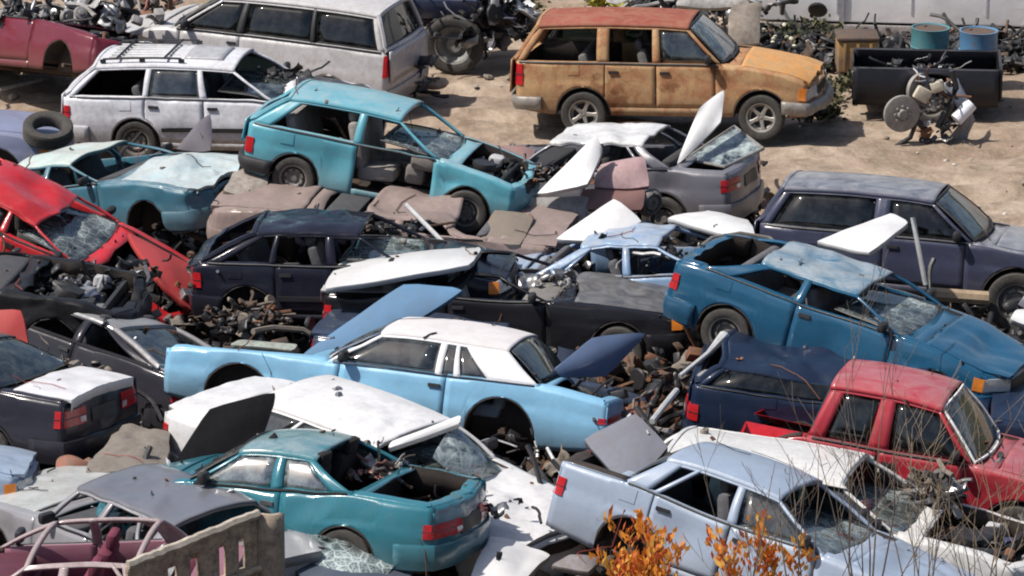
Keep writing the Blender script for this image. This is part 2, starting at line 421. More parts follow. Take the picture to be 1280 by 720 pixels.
    def make(c):
        K = 11; W2 = c.W / 2; pk = c.body == 'pickup'
        body = MB()
        def side_grid(side, ss, z0f, z1f, k=K):
            rows = []
            for s in ss:
                u = c.u_of_s(s); a, b = z0f(s), z1f(s); rows.append([c.pt(u, lerp(a, b, j / k), 0, side) for j in range(k + 1)])
            return rows
        zt = lambda s: c.ztc(s)
        for side in (1, -1):
            # nose, then side stretches between the doors, then tail
            rows = []
            for u in frange(0, c.uF, .09): 
                s, y = c.plan(u); a, b = c.zb(0), c.ztc(s); rows.append([c.pt(u, lerp(a, b, j / K), 0, side) for j in range(K + 1)])
            body.grid(rows); rows = []
            for u in frange(c.uR, c.uT, .09):
                s, y = c.plan(u); a, b = c.zb(c.L), c.ztc(s); rows.append([c.pt(u, lerp(a, b, j / K), 0, side) for j in range(K + 1)])
            body.grid(rows)
            cur = c.bowf
            for (d0, d1) in c.doors:
                if d0 > cur: body.grid(side_grid(side, c.cols(cur, d0), c.zb, zt))
                body.grid(side_grid(side, c.cols(d0, d1), c.zb, lambda s: max(c.sill, c.zb(s) + .01), 2))
                cur = d1
            body.grid(side_grid(side, c.cols(cur, c.L - c.bowr), c.zb, zt))
            # wheel housings
            for a in (c.fa, c.ra):
                rows = []
                for k in range(0, 15):
                    an = math.pi * k / 14; s = a + c.ar * math.cos(an); z = max(c.zb(s) - .0 if False else c.wr + c.ar * math.sin(an), c.gc)
                    z = min(z, c.ztc(s) - .06); p = c.pt(c.u_of_s(s), z, 0, side)
                    rows.append([p, Vector((p.x, p.y - side * .05, p.z)), Vector((p.x, p.y - side * .30, p.z)), Vector((p.x, p.y - side * .30, c.gc))])
                body.mi = 1; body.grid(rows); body.mi = 0
            # rolled top edges
            def ring(us, depth, ins):
                rows = []
                for u in us:
                    s, y = c.plan(u); z = c.ztc(s); p = c.pt(u, z, 0, side); ns, ny = c.nrm(u)
                    q = lambda o, dz: Vector((p.x - ns * o, p.y - side * ny * o, p.z + dz))
                    dp = depth
                    if u < c.uR and c.archz(s, 0) > 0: dp = max(.05, min(depth, z - c.archz(s, 0) - .05))
                    rows.append([p, q(ins * .25, .010), q(ins * .6, .018), q(ins, .020), q(ins, -.03), q(ins, -dp)])
                    for r_ in rows[-1]:
                        if r_.y * side < 0: r_.y = 0
                body.grid([r_[:4] for r_ in rows]); body.mi = 1; body.grid([r_[3:] for r_ in rows]); body.mi = 0
            uc = c.u_of_s(c.sc + .02)
            ring(frange(0, uc, .07), .26, c.fw)
            if pk: ring(frange(c.u_of_s(c.bb + .06), c.uT, .07), c.ztc(c.L) - c.gc - .28, .07)
            else: ring(frange(c.u_of_s(c.bb - .02), c.uT, .07), .22, c.fw)
            segs = []; cur = c.sc + .02
            for (d0, d1) in c.doors:
                segs.append((cur, d0)); cur = d1
            segs.append((cur, c.bb))
            for a, b in segs:
                if b - a > .03: ring([c.u_of_s(s) for s in frange(a, b, .08)], .45, .07)
        # floor pan, bulkheads, cowl
        body.mi = 1
        rows = []
        for s in c.cols(.12, c.L - .10):
            inarch = any(abs(s - a) < c.ar + .002 for a in (c.fa, c.ra)); y = c.hw(s) * .95 - (.30 if inarch else .0); z = c.gc + .07
            if pk and s > c.bb + .05: z = c.gc + .3
            rows.append([Vector((s, lerp(-y, y, k / 6), z + (.10 if 2 < k < 4 and not pk else 0))) for k in range(7)])
        body.grid(rows)
        yb = c.ye(c.sc) - .05
        body.grid([[Vector((c.sc - .12, lerp(-yb, yb, k / 8), lerp(c.gc + .07, c.zcowl - .02, j / 4))) for k in range(9)] for j in range(5)])
        body.grid([[Vector((c.bb + (.04 if pk else -.02), lerp(-yb, yb, k / 8), lerp(c.gc + .07, c.zdeck - .02, j / 4))) for k in range(9)] for j in range(5)]) if c.body in ('sedan', 'pickup') else None
        body.box((.28, 0, c.znose - .12), (.05, c.W * .72, .06)); body.box((.28, 0, c.gc + .16), (.05, c.W * .7, .06))
        body.mi = 0
        rows = []
        for k in range(13):
            y = lerp(-yb, yb, k / 12); t = (y / yb) ** 2
            rows.append([Vector((c.sc - .24, y, c.zcowl - .012 + c.crown * .5 * (1 - t))), Vector((c.sc - .13 - .05 * (1 - t), y, c.zcowl - .025 + c.crown * .4 * (1 - t))), Vector((c.sc + .03 - .10 * (1 - t), y, c.zcowl - .005 + c.crown * .4 * (1 - t)))])
        body.grid(rows)
        if c.body == 'sedan':
            yb2 = c.ye(c.bb) - .05; rows = []
            for k in range(13):
                y = lerp(-yb2, yb2, k / 12); t = (y / yb2) ** 2
                rows.append([Vector((c.bb - .04 + .06 * (1 - t), y, c.zdeck - .004 + .02 * (1 - t))), Vector((c.bb + .13, y, c.zdeck - .01 + .03 * (1 - t)))])
            body.grid(rows)
        c.bodyo = c.B(body, 'body', [c.mat, SHELL], solid=.018, off=-1)
        c.bodyo.modifiers['solid'].material_offset = 1
        # underneath
        un = MB(); zf = c.gc + .02
        un.box((c.L * .5, 0, zf), (c.L * .62, .22, .10), bev=.03); un.tube([(c.fa, -W2 + .12, c.wr), (c.fa, W2 - .12, c.wr)], .035)
        un.tube([(c.ra, -W2 + .12, c.wr), (c.ra, W2 - .12, c.wr)], .045)
        un.tube([(c.fa + .3, .2, zf - .02), (c.L * .5, .25, zf - .04), (c.ra, .3, zf), (c.L - .4, .42, zf)], .028)
        un.box((c.L - .55, .42, zf), (.5, .22, .14), bev=.06); un.box((c.fa + .1, 0, zf), (.5, .7, .16), bev=.04); un.box((c.ra - .55, -.1, zf), (.5, .8, .14), bev=.05)
        c.B(un, 'undercarriage', UNDER)
        # bumpers
        if c.bumper:
            bm_ = c.bumpmat or {'body': c.mat, 'black': DARK, 'chrome': CHROME}[c.bumper]
            z0, z1 = c.bz; proud = .035 if c.bumper == 'body' else .07
            for end in ('f', 'r'):
                if end == 'f' and 'nofb' in c.doorstate: continue
                if end == 'r' and 'norb' in c.doorstate: continue
                b = MB(); rows = []
                ua, ub = (0, c.uF + .42) if end == 'f' else (c.uR - .38, c.uT)
                L_ = frange(ua, ub, .08)
                seq = [(u, 1) for u in (L_[::-1] if end == 'f' else L_)] + [(u, -1) for u in (L_[1:] if end == 'f' else L_[::-1][1:])]
                for (u, sd_) in seq:
                    prof = [(z0, -.02), (z0 + .01, proud * .8), (lerp(z0, z1, .35), proud), (lerp(z0, z1, .5), proud * 1.1), (z1 - .03, proud), (z1 - .005, proud * .75), (z1, -.02)]
                    rows.append([c.pt(u, z, o, sd_) for z, o in prof])
                b.grid(rows); c.B(b, 'bumper', bm_, solid=.01)
        if c.moulding is not False:
            mm = MB(); zc_ = c.moulding if isinstance(c.moulding, float) else .52
            for side in (1, -1):
                c.patch(mm, c.u_of_s(c.fa + c.ar + .03), c.u_of_s(c.ra - c.ar - .03), zc_ - .03, zc_ + .03, .018, side, n=30)
            c.B(mm, 'side_moulding', TRIM)
        # lamps, grille, plate
        if c.lights:
            for side in (1, -1):
                if 'nohl' not in c.doorstate:
                    h = MB(); c.patch(h, c.uF * .52, c.uF * .98, *c.headz, .014, side); c.B(h, 'headlight', CLEARLENS)
                    h = MB(); c.patch(h, c.uF * 1.0, c.uF + .12, *c.headz, .012, side); c.B(h, 'turn_signal', AMBER)
                t = MB(); c.patch(t, c.uR - .10 if c.body != 'van' else c.uR - .05, c.uR + (c.uT - c.uR) * c.tailw * 2, *c.tailz, .014, side)
                tl_ = c.B(t, 'tail_light', c.tail_mat or REDLENS)
                if c.tailw > .12:
                    t = MB(); ue = c.uR + (c.uT - c.uR) * c.tailw * 2; c.patch(t, ue - .13, ue - .015, c.tailz[0] + .02, lerp(*c.tailz, .45), .019, side, n=3, m=2); c.B(t, 'reverse_lamp', CLEARLENS, tl_)
                    t = MB(); c.patch(t, c.uR - .11, ue + .01, lerp(*c.tailz, .48), lerp(*c.tailz, .53), .018, side, n=8, m=1); c.B(t, 'lens_divider', TRIM, tl_)
            g = MB()
            for side in (1, -1): c.patch(g, 0, c.uF * .5, c.headz[0] + .01, c.headz[1] - .01, .008, side)
            c.B(g, 'grille', TRIM)
        # doors
        for side, tg in ((1, 'L'), (-1, 'R')):
            for i, (d0, d1) in enumerate(c.doors):
                if f'no{tg}{i}' in c.doorstate: continue
                d = MB(); ss = c.cols(d0 + .010, d1 - .010)
                d.grid(side_grid(side, ss, lambda s: max(c.sill + .008, c.zb(s) + .018), lambda s: c.ztc(s) - .0, 9))
                rows = []
                for s in frange(d0 + .007, d1 - .007, .08):
                    p = c.pt(c.u_of_s(s), c.ztc(s), 0, side)
                    rows.append([p, p + Vector((0, -side * .02, .01)), p + Vector((0, -side * .06, .012)), p + Vector((0, -side * .07, -.03)), p + Vector((0, -side * .08, -.45))])
                d.grid(rows)
                do = c.B(d, 'door', c.mats.get(f'door{tg}{i}', c.mat), solid=.02, off=-1)
                h = MB(); zt_ = c.ztc(d1) - .12; u1 = c.u_of_s(d1 - .06); u0 = c.u_of_s(d1 - .20)
                c.patch(h, u0, u1, zt_ - .018, zt_ + .018, .022, side, n=4, m=2); c.B(h, 'handle', TRIM, do)
            if c.mirror and 'nom' + tg not in c.doorstate:
                m = MB(); p = c.gs(c.sc + .16, c.gmap(c.sc + .12), .10, side)
                m.box((p.x, p.y + side * .10, p.z + .05), (.09, .18, .12), bev=.035); m.tube([(p.x, p.y - side * .02, p.z), (p.x, p.y + side * .06, p.z + .03)], .025)
                c.B(m, 'wing_mirror', c.mats.get('mirror', TRIM))
        # cabin frame
        fm = c.frame_mat or c.mat
        if c.roof != 'none' or 'frame' in c.doorstate:
            fr = MB()
            def strip(sb0, sb1, sr0, sr1, v0=0., v1=1., side=1, off=0.0, mb=fr):
                rows = []
                nb = max(2, int(abs(sb1 - sb0) / .08) + 1)
                for i in range(9):
                    v = lerp(v0, v1, i / 8); rows.append([c.gs(lerp(sb0, sb1, k / nb), lerp(sr0, sr1, k / nb), v, side, off) for k in range(nb + 1)])
                mb.grid(rows)
            for side in (1, -1):
                strip(c.sc, c.sc + .07, c.rf, c.rf + .06, side=side)
                strip(c.bb - c.cp, c.bb, c.rr - c.cpt, c.rr, side=side)
                for (a, b_, ra_, rb_) in c.pillars:
                    pm_ = MB() if c.mats.get('pillar') else fr
                    strip(a, b_, ra_, rb_, side=side, mb=pm_)
                    if pm_ is not fr: c.B(pm_, 'door_pillar', c.mats['pillar'], solid=.035, off=-1)
                strip(c.sc, c.bb, c.rf, c.rr, .90, 1.0, side)
                strip(c.sc, c.bb, c.rf, c.rr, -.01, .035, side, .006)
            # header rails across, front and rear
            for s0 in (c.rf, c.rr - .05):
                fr.grid([[Vector((s, lerp(-c.yr, c.yr, k / 10), c.rz(s) - .02 - c.crown * abs(lerp(-1, 1, k / 10)) ** 2.2)) for k in range(11)] for s in (s0, s0 + .05)])
            c.B(fr, 'cabin_frame', fm, solid=.035, off=-1)
        # seal along the foot of the side windows, fuel flap, number plate recess
        for side in (1, -1):
            t = MB(); t.tube([c.gs(s, c.gmap(s), .012, side, .022) for s in frange(c.sc + .06, c.bb - .05, .12)], .013, 5); c.B(t, 'window_seal', CHROME if c.trimline is CHROME else TRIM)
        if not pk:
            t = MB(); c.patch(t, c.u_of_s(c.ra + .05), c.u_of_s(c.ra + .22), c.ztc(c.ra) - .17, c.ztc(c.ra) - .03, .006, 1 if c.seed % 2 else -1, n=3, m=2); c.B(t, 'fuel_flap', c.mat)
        if c.group == G1 and c.body != 'wagon':
            t = MB(); z_ = lerp(*c.tailz, .4)
            for side in (1, -1): c.patch(t, c.uT, c.uT - .26, z_ - .09, z_ + .06, .010, side, n=3, m=2)
            c.B(t, 'plate_recess', TRIM)
        # roof skin
        if c.roof != 'none':
            rf_ = MB(); rows = []; ns = frange(c.rf - .02, c.rr + .02, .045)
            for s in ns:
                r = []
                for k in range(-13, 14):
                    t = k / 13; y = c.yr * (math.copysign(abs(t) ** .85, t)); r.append(Vector((s, y, c.rz(s) - c.crown * abs(t) ** 2.4)))
                e0, e1 = r[0], r[-1]
                r = [Vector((s, -c.yr - .022, e0.z - .05)), Vector((s, -c.yr - .014, e0.z - .02))] + r + [Vector((s, c.yr + .014, e1.z - .02)), Vector((s, c.yr + .022, e1.z - .05))]
                rows.append(r)
            rf_.grid(rows); ro = c.B(rf_, 'roof', c.roofmat or c.mat, solid=.02, off=-1)
            if c.sunroof:
                q = MB(); a, b_ = lerp(c.rf, c.rr, .10), lerp(c.rf, c.rr, .38)
                q.grid([[Vector((s, y, c.rz(s) - c.crown * (abs(y) / c.yr) ** 2.4 + .012)) for y in frange(-c.yr * .62, c.yr * .62, .1)] for s in frange(a, b_, .1)])
                c.B(q, 'sunroof', plain((.42, .42, .44), .35, name='sunroof_panel'), solid=.015)
            if c.rack:
                for side in (1, -1):
                    q = MB(); pth = [(s, side * (c.yr - .06), c.rz(s) + .03) for s in frange(lerp(c.rf, c.rr, .38), c.rr - .1, .2)]
                    q.tube(pth, .016)
                    for p in (pth[0], pth[len(pth) // 2], pth[-1]): q.box((p[0], p[1], p[2] - .03), (.08, .03, .05))
                    c.B(q, 'roof_rail', TRIM)
                for s in (lerp(c.rf, c.rr, .5), c.rr - .3):
                    q = MB(); q.tube([(s, y, c.rz(s) + .035) for y in frange(-c.yr + .06, c.yr - .06, .2)], .018); c.B(q, 'rack_crossbar', TRIM)
                q = MB()
                for y in frange(-c.yr * .6, c.yr * .6, .16): q.box((lerp(c.rf, c.rr, .68), y, c.rz(c.rr - .5) + .0), ((c.rr - c.rf) * .5, .022, .03), bev=.008)
                c.B(q, 'roof_slat', plain((.6, .6, .6), .35, name='rack_slats'))
        # glass
        def ws_grid(s_bot, s_top, zbt, bow, v0=.03, v1=.97, ins=.05, hinge=None, ang=0):
            rows = []
            for i in range(11):
                v = lerp(v0, v1, i / 10); r = []
                for k in range(-8, 9):
                    t = k / 8; a = c.belt(s_bot); b_ = c.railp(s_top); y = lerp(a.y - ins, b_.y - ins * .6, v) * t
                    s = lerp(s_bot, s_top, v) + bow * (1 - t * t) * (1 - .5 * v); z = lerp(a.z + .02, c.rz(s_top) - .01 - c.crown * abs(t) ** 2.4, v) + .02 * math.sin(math.pi * v)
                    r.append(Vector((s, y, z)))
                rows.append(r)
            return rows
        def rot(rows, piv, ang):
            ca, sa = math.cos(R(ang)), math.sin(R(ang))
            return [[Vector((piv[0] + (p.x - piv[0]) * ca - (p.z - piv[1]) * sa, p.y, piv[1] + (p.x - piv[0]) * sa + (p.z - piv[1]) * ca)) for p in r] for r in rows]
        if c.ws:
            g = MB(); rows = ws_grid(c.sc - .01, c.rf, c.zcowl, -.09)
            if c.ws == 'fallen': rows = [[p + Vector((.25 * v / 10, 0, -.28 * v / 10 - .04)) for p in r] for v, r in enumerate(rows)]
            g.grid(rows); cr_ = c.wscr
            c.B(g, 'windshield', glass(c.wst, c.wsop, cr_, .2), solid=.006)
            e = MB(); e.tube([rows[0][k] for k in range(17)] + [rows[i][16] for i in range(1, 11)] + [rows[10][k] for k in range(15, -1, -1)] + [rows[i][0] for i in range(9, 0, -1)], .016, 6, closed=True)
            c.B(e, 'windshield_trim', c.trimline or TRIM)
            if c.ws == 'glass' and c.roof == 'ok':
                w = MB()
                for y0 in (-.45, .15):
                    w.tube([(c.sc - .12, y0, c.zcowl + .05), (c.sc - .02, y0 + .25, c.zcowl + .08), (c.sc + .02, y0 + .5, c.zcowl + .10)], .008, 5)
                c.B(w, 'wiper', TRIM)
        if c.body in ('sedan', 'pickup') and c.bl:
            g = MB(); rows = ws_grid(c.bb, c.rr, c.zdeck, .06)
            g.grid(rows); c.B(g, 'rear_window', glass((.30, .36, .36), .35, c.wscr * (c.bl == 'cracked'), .15), solid=.006)
        if c.body in ('hatch', 'wagon', 'van') and c.bl:
            rows = ws_grid(c.bb, c.rr, c.zdeck, .05, ins=.02)
            lowr = MB(); ly = c.ye(c.bb) - .05
            low = [[Vector((lerp(c.bb, c.L - .015, j / 4) if c.L - c.bb > .2 else c.bb + (.03 + .03 * j / 4) + .04, lerp(-ly, ly, k / 16), lerp(c.zdeck + .02, c.ztail + .02 if c.L - c.bb > .2 else .62, j / 4))) for k in range(17)] for j in range(5)]
            if c.bl == 'open':
                piv = (c.rr, c.rz(c.rr)); rows = rot(rows, piv, c.hatch_ang); low = rot(low, piv, c.hatch_ang)
            g = MB(); g.grid(rows)
            fr2 = MB(); lp = [rows[0][k] for k in range(17)] + [rows[i][16] for i in range(1, 11)] + [rows[10][k] for k in range(15, -1, -1)] + [rows[i][0] for i in range(9, 0, -1)]
            fr2.tube(lp, .03, 6, closed=True); fr2.grid(low)
            ho = c.B(fr2, 'hatch', c.trunkmat or c.mat, solid=.02)
            if c.bl != 'frame': c.B(g, 'rear_window', c.mats.get('bl') or glass((.25, .3, .3), .35, c.wscr * (c.bl == 'cracked'), .15), ho, solid=.006)
        if c.sg:
            edges = [(c.sc + .07, c.rf + .06)] + [e for (a, b_, ra_, rb_) in c.pillars for e in ((a, ra_), (b_, rb_))] + [(c.bb - c.cp, c.rr - c.cpt)]
            for side, tg in ((1, 'L'), (-1, 'R')):
                for i in range(0, len(edges), 2):
                    if f'ng{tg}{i // 2}' in c.doorstate: continue
                    (a, ra_), (b_, rb_) = edges[i], edges[i + 1]
                    if b_ - a < .05: continue
                    g = MB(); top = .90
                    if f'dn{tg}{i // 2}' in c.doorstate: top = .35
                    g.grid([[c.gs(lerp(a, b_, k / 5), lerp(ra_, rb_, k / 5), lerp(.03, top, j / 6), side, -.02) for k in range(6)] for j in range(7)])
                    c.B(g, 'side_window', c.mats.get('sg') or glass((.16, .2, .2), .3, 0, .12), solid=.005)
        # hood and trunk lid
        def lid(s0, s1, ang, piv_s, hinge_z, ins, lipfront, mat, name, zoff=.026, lift=0.0):
            rows = []; ys = [k / 14 for k in range(-14, 15)]
            for s in frange(s0, s1, .05):
                y_ = max(.1, c.ye(s) - ins); r = []
                for t in ys:
                    r.append(Vector((s, y_ * t, c.ztc(s) + zoff + c.crown * .75 * (1 - t * t))))
                r = [r[0] + Vector((0, 0, -.035))] + r + [r[-1] + Vector((0, 0, -.035))]
                rows.append(r)
            if lipfront: rows = [[p + Vector((0, 0, -.04)) for p in rows[0]]] + rows
            else: rows = rows + [[p + Vector((.004, 0, -.10)) for p in rows[-1]]]
            frm = MB()
            def bar(pts, w=.035):
                frm.tube([p + Vector((0, 0, -.03)) for p in pts], w, 5)
            m = len(rows) // 2
            ribs = [rows[2], rows[m], rows[-3]]
            if ang:
                z_ = hinge_z; rows = rot(rows, (piv_s, z_), ang); ribs = rot([[p + Vector((0, 0, -.025)) for p in r] for r in ribs], (piv_s, z_), ang)
                for r in ribs: frm.tube(r[1:-1], .028, 5)
                rr_ = list(zip(*ribs)); frm.tube(rr_[3], .03, 5); frm.tube(rr_[-4], .03, 5); pass
            mb = MB(); mb.grid(rows); o = c.B(mb, name, mat, solid=.022, off=-1)
            if ang: c.B(frm, 'inner_brace', mat, o)
        if c.hood in ('closed', 'open'):
            e = c.sc - .26; lid(.045 + c.fw * .3, e, 0 if c.hood == 'closed' else c.hood_ang, e, c.zcowl + .03, c.fw * .75, True, c.hoodmat or c.mat, 'hood')
        if c.body == 'sedan' and c.trunk in ('closed', 'open'):
            lid(c.bb + .14, c.L - .03, 0 if c.trunk == 'closed' else -c.trunk_ang, c.bb + .14, c.zdeck + .03, c.fw * .75, False, c.trunkmat or c.mat, 'trunk_lid')
        if c.hood in ('none', 'open') and c.engine:
            c.make_engine()
        if c.seats:
            sm = plain(c.interior, .9, var=.4, scale=6, name='seat_cloth')
            zf = c.gc + .09
            for sx in (c.sc + .85,):
                for side in (1, -1):
                    m = MB(); y = side * .36
                    m.box((sx, y, zf + .20), (.50, .50, .18), rot=(0, R(6), 0), bev=.06); m.box((sx + .30, y, zf + .52), (.15, .48, .62), rot=(0, R(16), 0), bev=.06)
                    m.box((sx + .43, y, zf + .88), (.10, .26, .16), rot=(0, R(12), 0), bev=.04); c.B(m, 'seat', sm)
            if not pk and c.bb > 2.9:
                m = MB(); sx = min(c.sc + 1.75, c.ra - .15)
                m.box((sx, 0, zf + .22), (.45, c.W * .74, .16), bev=.06); m.box((sx + .26, 0, zf + .50), (.14, c.W * .74, .55), rot=(0, R(18), 0), bev=.06); c.B(m, 'rear_seat', sm)
            m = MB(); yd = c.W / 2 - .14
            m.box((c.sc + .20, 0, c.zcowl - .10), (.42, yd * 2, .17), bev=.05); m.box((c.sc + .35, 0, c.zcowl - .28), (.26, yd * 1.8, .24), bev=.05); m.box((c.sc + .45, 0, zf + .18), (.5, .22, .30), bev=.04)
            dsh = c.B(m, 'dashboard', plain(tuple(x * .6 for x in c.interior), .7, name='dash_plastic'))
            w = MB(); ctr = Vector((c.sc + .56, .36, c.zcowl - .12)); tl = Matrix.Rotation(R(-65), 3, 'Y')
            w.tube([ctr + tl @ Vector((.18 * math.cos(a), .18 * math.sin(a), 0)) for a in [k * math.pi / 8 for k in range(16)]], .014, 6, closed=True)
            w.tube([ctr + tl @ Vector((-.17, 0, 0)), ctr + tl @ Vector((.17, 0, 0))], .015, 5); w.tube([ctr, ctr + Vector((-.25, 0, -.12))], .025, 6); c.B(w, 'steering_wheel', TRIM, dsh)
        # wheels: front left, front right, rear left, rear right
        for code, (s, side) in zip(c.wheels, ((c.fa, 1), (c.fa, -1), (c.ra, 1), (c.ra, -1))):
            y = side * (c.hw(s) - .10)
            ctr = c.D(Vector((s, y, c.wr)))
            if code == 'f': make_wheel(c.root, ctr, c.wr, side, c.rim, steer=(c.rnd.uniform(-6, 14) if s == c.fa else 0))
            elif code == 'h':
                m = MB(); m.lathe([(.0, side * .03), (.05, side * .03), (.055, 0), (.13, 0), (.135, -side * .02), (.135, -side * .07), (.0, -side * .07)], 22)
                o = m.build('brake_drum', RUSTM, c.root); o.location = ctr
                m = MB(); m.tube([(0, -side * .05, 0), (0, -side * .3, -.02)], .03); m.tube([(0, -side * .12, 0), (.02, -side * .22, .3)], .03); m.build('strut', GREASE, o)
        if pk:
            pass
    def make_engine(c):
        rn = c.rnd; z0 = c.gc + .12; zt = c.zhood - .04; s0, s1 = .32, c.sc - .18
        e = MB(); sm = (s0 + s1) / 2 - .02
        mats = [GREASE, ALU, TRIM, RUSTM, STEEL, plain((.5, .5, .52), .5, name='white_plastic'), plain((.05, .06, .12), .6, name='blue_plastic')]
        e.mi = 0; e.box((sm, .02, lerp(z0, zt, .35)), ((s1 - s0) * .55, .55, (zt - z0) * .7), bev=.04, rot=(0, 0, .1))
        e.mi = rn.choice((0, 1, 2)); e.box((sm + .02, .05, zt - .06), ((s1 - s0) * .42, .28, .10), bev=.04, rot=(0, 0, .15))
        for k in range(4): e.tube([(sm - .22 + .13 * k, .12, zt - .05), (sm - .22 + .13 * k, .30, zt - .02), (sm - .24 + .13 * k, .38, zt - .16)], .024, 6)
        e.mi = 2; e.lathe([(.0, -.05), (.15, -.05), (.16, 0), (.15, .05), (.0, .05)], 18, Matrix.Rotation(R(90), 3, 'X'), (sm + .05, -.16, zt + .0))
        e.box((s0 + .25, -.5, zt - .10), (.26, .18, .2), bev=.02); e.mi = 5; e.box((s0 + .3, .52, zt - .10), (.2, .2, .18), bev=.04)
        e.mi = 2; e.box((s0 + .02, 0, lerp(z0, zt, .5)), (.05, 1.0, (zt - z0) * .8), bev=.01)
        e.mi = 4; e.lathe([(.0, -.02), (.06, -.02), (.065, .0), (.06, .02), (0, .02)], 14, Matrix.Rotation(R(90), 3, 'Z'), (sm - .3, .05, lerp(z0, zt, .55)))
        for i in range(34):
            e.mi = rn.choice((0, 0, 2, 2, 3, 2, 0, 5 if rn.random() < .12 else 2, 6 if rn.random() < .5 else 0, 1 if rn.random() < .4 else 0)); s = rn.uniform(s0, s1); y = rn.uniform(-.62, .62); z = rn.uniform(z0 + .15, zt - .02)
            if rn.random() < .5: e.box((s, y, z), (rn.uniform(.04, .18), rn.uniform(.04, .18), rn.uniform(.04, .16)), rot=(rn.uniform(-.4, .4), rn.uniform(-.4, .4), rn.uniform(0, 3)), bev=.012)
            else:
                p = [Vector((s, y, z))]
                for k in range(5): p.append(p[-1] + Vector((rn.uniform(-.12, .12), rn.uniform(-.12, .12), rn.uniform(-.06, .05))))
                for q in p: q.z = min(q.z, zt + .02); q.x = max(s0, min(s1, q.x)); q.y = max(-.66, min(.66, q.y))
                e.tube(p, rn.uniform(.008, .024), 6)
        c.B(e, 'engine', mats)

WM = {}
def make_wheel(parent, loc, r, side, rim='steel', steer=0, rot=None, name='wheel', w=.19, extra=None):
    key = (round(r, 2), rim, side)
    if key not in WM:
        t = MB(); k = r / .30; ri = .185 * k
        prof = [(ri, -w * .5 + .01), (ri + .015, -w * .5 - .0), (r * .86, -w * .56), (r * .955, -w * .52), (r, -w * .40)]
        for g in (-.2, 0, .2): prof += [(r, w * (g - .06)), (r - .011, w * (g - .04)), (r - .011, w * (g + .04)), (r, w * (g + .06))]
        prof += [(r, w * .40), (r * .955, w * .52), (r * .86, w * .56), (ri + .015, w * .5), (ri, w * .5 - .01), (ri - .02, w * .3), (ri - .02, -w * .3), (ri, -w * .5 + .01)]
        t.lathe(prof, 36); to = t.build('tyre', RUBBER, None)
        q = MB(); f = side
        q.lathe([(ri + .012, f * w * .50), (ri - .008, f * w * .46), (ri - .02, f * w * .22), (ri - .045, f * w * .12)], 32)
        if rim == 'alloy':
            q.lathe([(.0, f * w * .30), (.035, f * w * .30), (.05, f * w * .24), (.05, f * w * .1)], 20)
            for i in range(5):
                a = 2 * math.pi * i / 5; M = Matrix.Rotation(a, 3, 'Y'); W_ = .045
                o = len(q.v)
                for (rr_, ww, yy) in ((.035, W_ * .8, .27), (ri * .6, W_ * .55, .30), (ri - .01, W_ * .9, .36)):
                    for (sx, dy) in ((-1, 0), (-.7, .05), (.7, .05), (1, 0)): q.v.append(M @ Vector((rr_, f * w * (yy + dy), sx * ww)))
                for i2 in range(2):
                    for j in range(3):
                        a_ = o + i2 * 4 + j; q.f.append([a_, a_ + 1, a_ + 5, a_ + 4]); q.m.append(0)
            q.mi = 1; q.lathe([(ri - .03, f * w * .02), (0, f * w * .02)], 24); mats = [ALLOY, DARK]
        elif rim == 'truck':
            q.lathe([(ri - .045, f * w * .12), (ri * .62, f * w * -.25), (ri * .5, f * w * -.25), (ri * .42, f * w * .1), (.04, f * w * .1), (0, f * w * .1)], 26); mats = [plain((.25, .25, .24), .6, name='steel_rim'), DARK]
        else:
            q.lathe([(ri - .045, f * w * .12), (ri * .72, f * w * .30), (ri * .6, f * w * .30), (ri * .45, f * w * .15), (.045, f * w * .15), (.04, f * w * .26), (0, f * w * .26)], 28)
            q.mi = 1
            for i in range(8):
                a = 2 * math.pi * i / 8; cx, cz = ri * .66 * math.cos(a), ri * .66 * math.sin(a)
                q.lathe([(0, f * (w * .30 + .003)), (.017, f * (w * .30 + .003)), (.019, f * (w * .30 - .004))], 10, Matrix.Identity(3), (cx, 0, cz))
            mats = [plain((.20, .185, .17), .6, metal=.2, name='steel_rim'), DARK] if rim == 'steel' else [plain((.36, .36, .37), .4, metal=.3, name='steel_rim'), DARK]
        qo = q.build('rim', mats, None); WM[key] = (to, qo); first = True
    else: first = False
    to, qo = WM[key]
    root = empty(name, loc, rot or (0, R(random.Random(int(loc[0] * 100)).uniform(0, 90)), R(steer)), parent)
    for o in (to, qo):
        d = o if first else o.copy()
        if not first: COL.objects.link(d)
        d.parent = root
    return root
# ---------------------------------------------------------------- the wrecks (front axle position, window line and so on are metres from the nose)
G1 = 'wrecked cars heaped in the scrapyard'
P = paint
SPEC = {}
def S(key, name, label, cat, kw, fit, group=G1):
    SPEC[key] = dict(name=name, label=label, cat=cat, kw=kw, fit=fit, group=group)
sedan90 = dict(L=4.6, W=1.74, H=1.38, sc=1.55, rf=2.2, rr=3.15, bb=3.75, doors=[(1.62, 2.55), (2.55, 3.38)], pillars=[(2.50, 2.60, 2.56, 2.64), (3.36, 3.42, 3.02, 3.06)], cp=.26, ra=3.62, fa=.88)

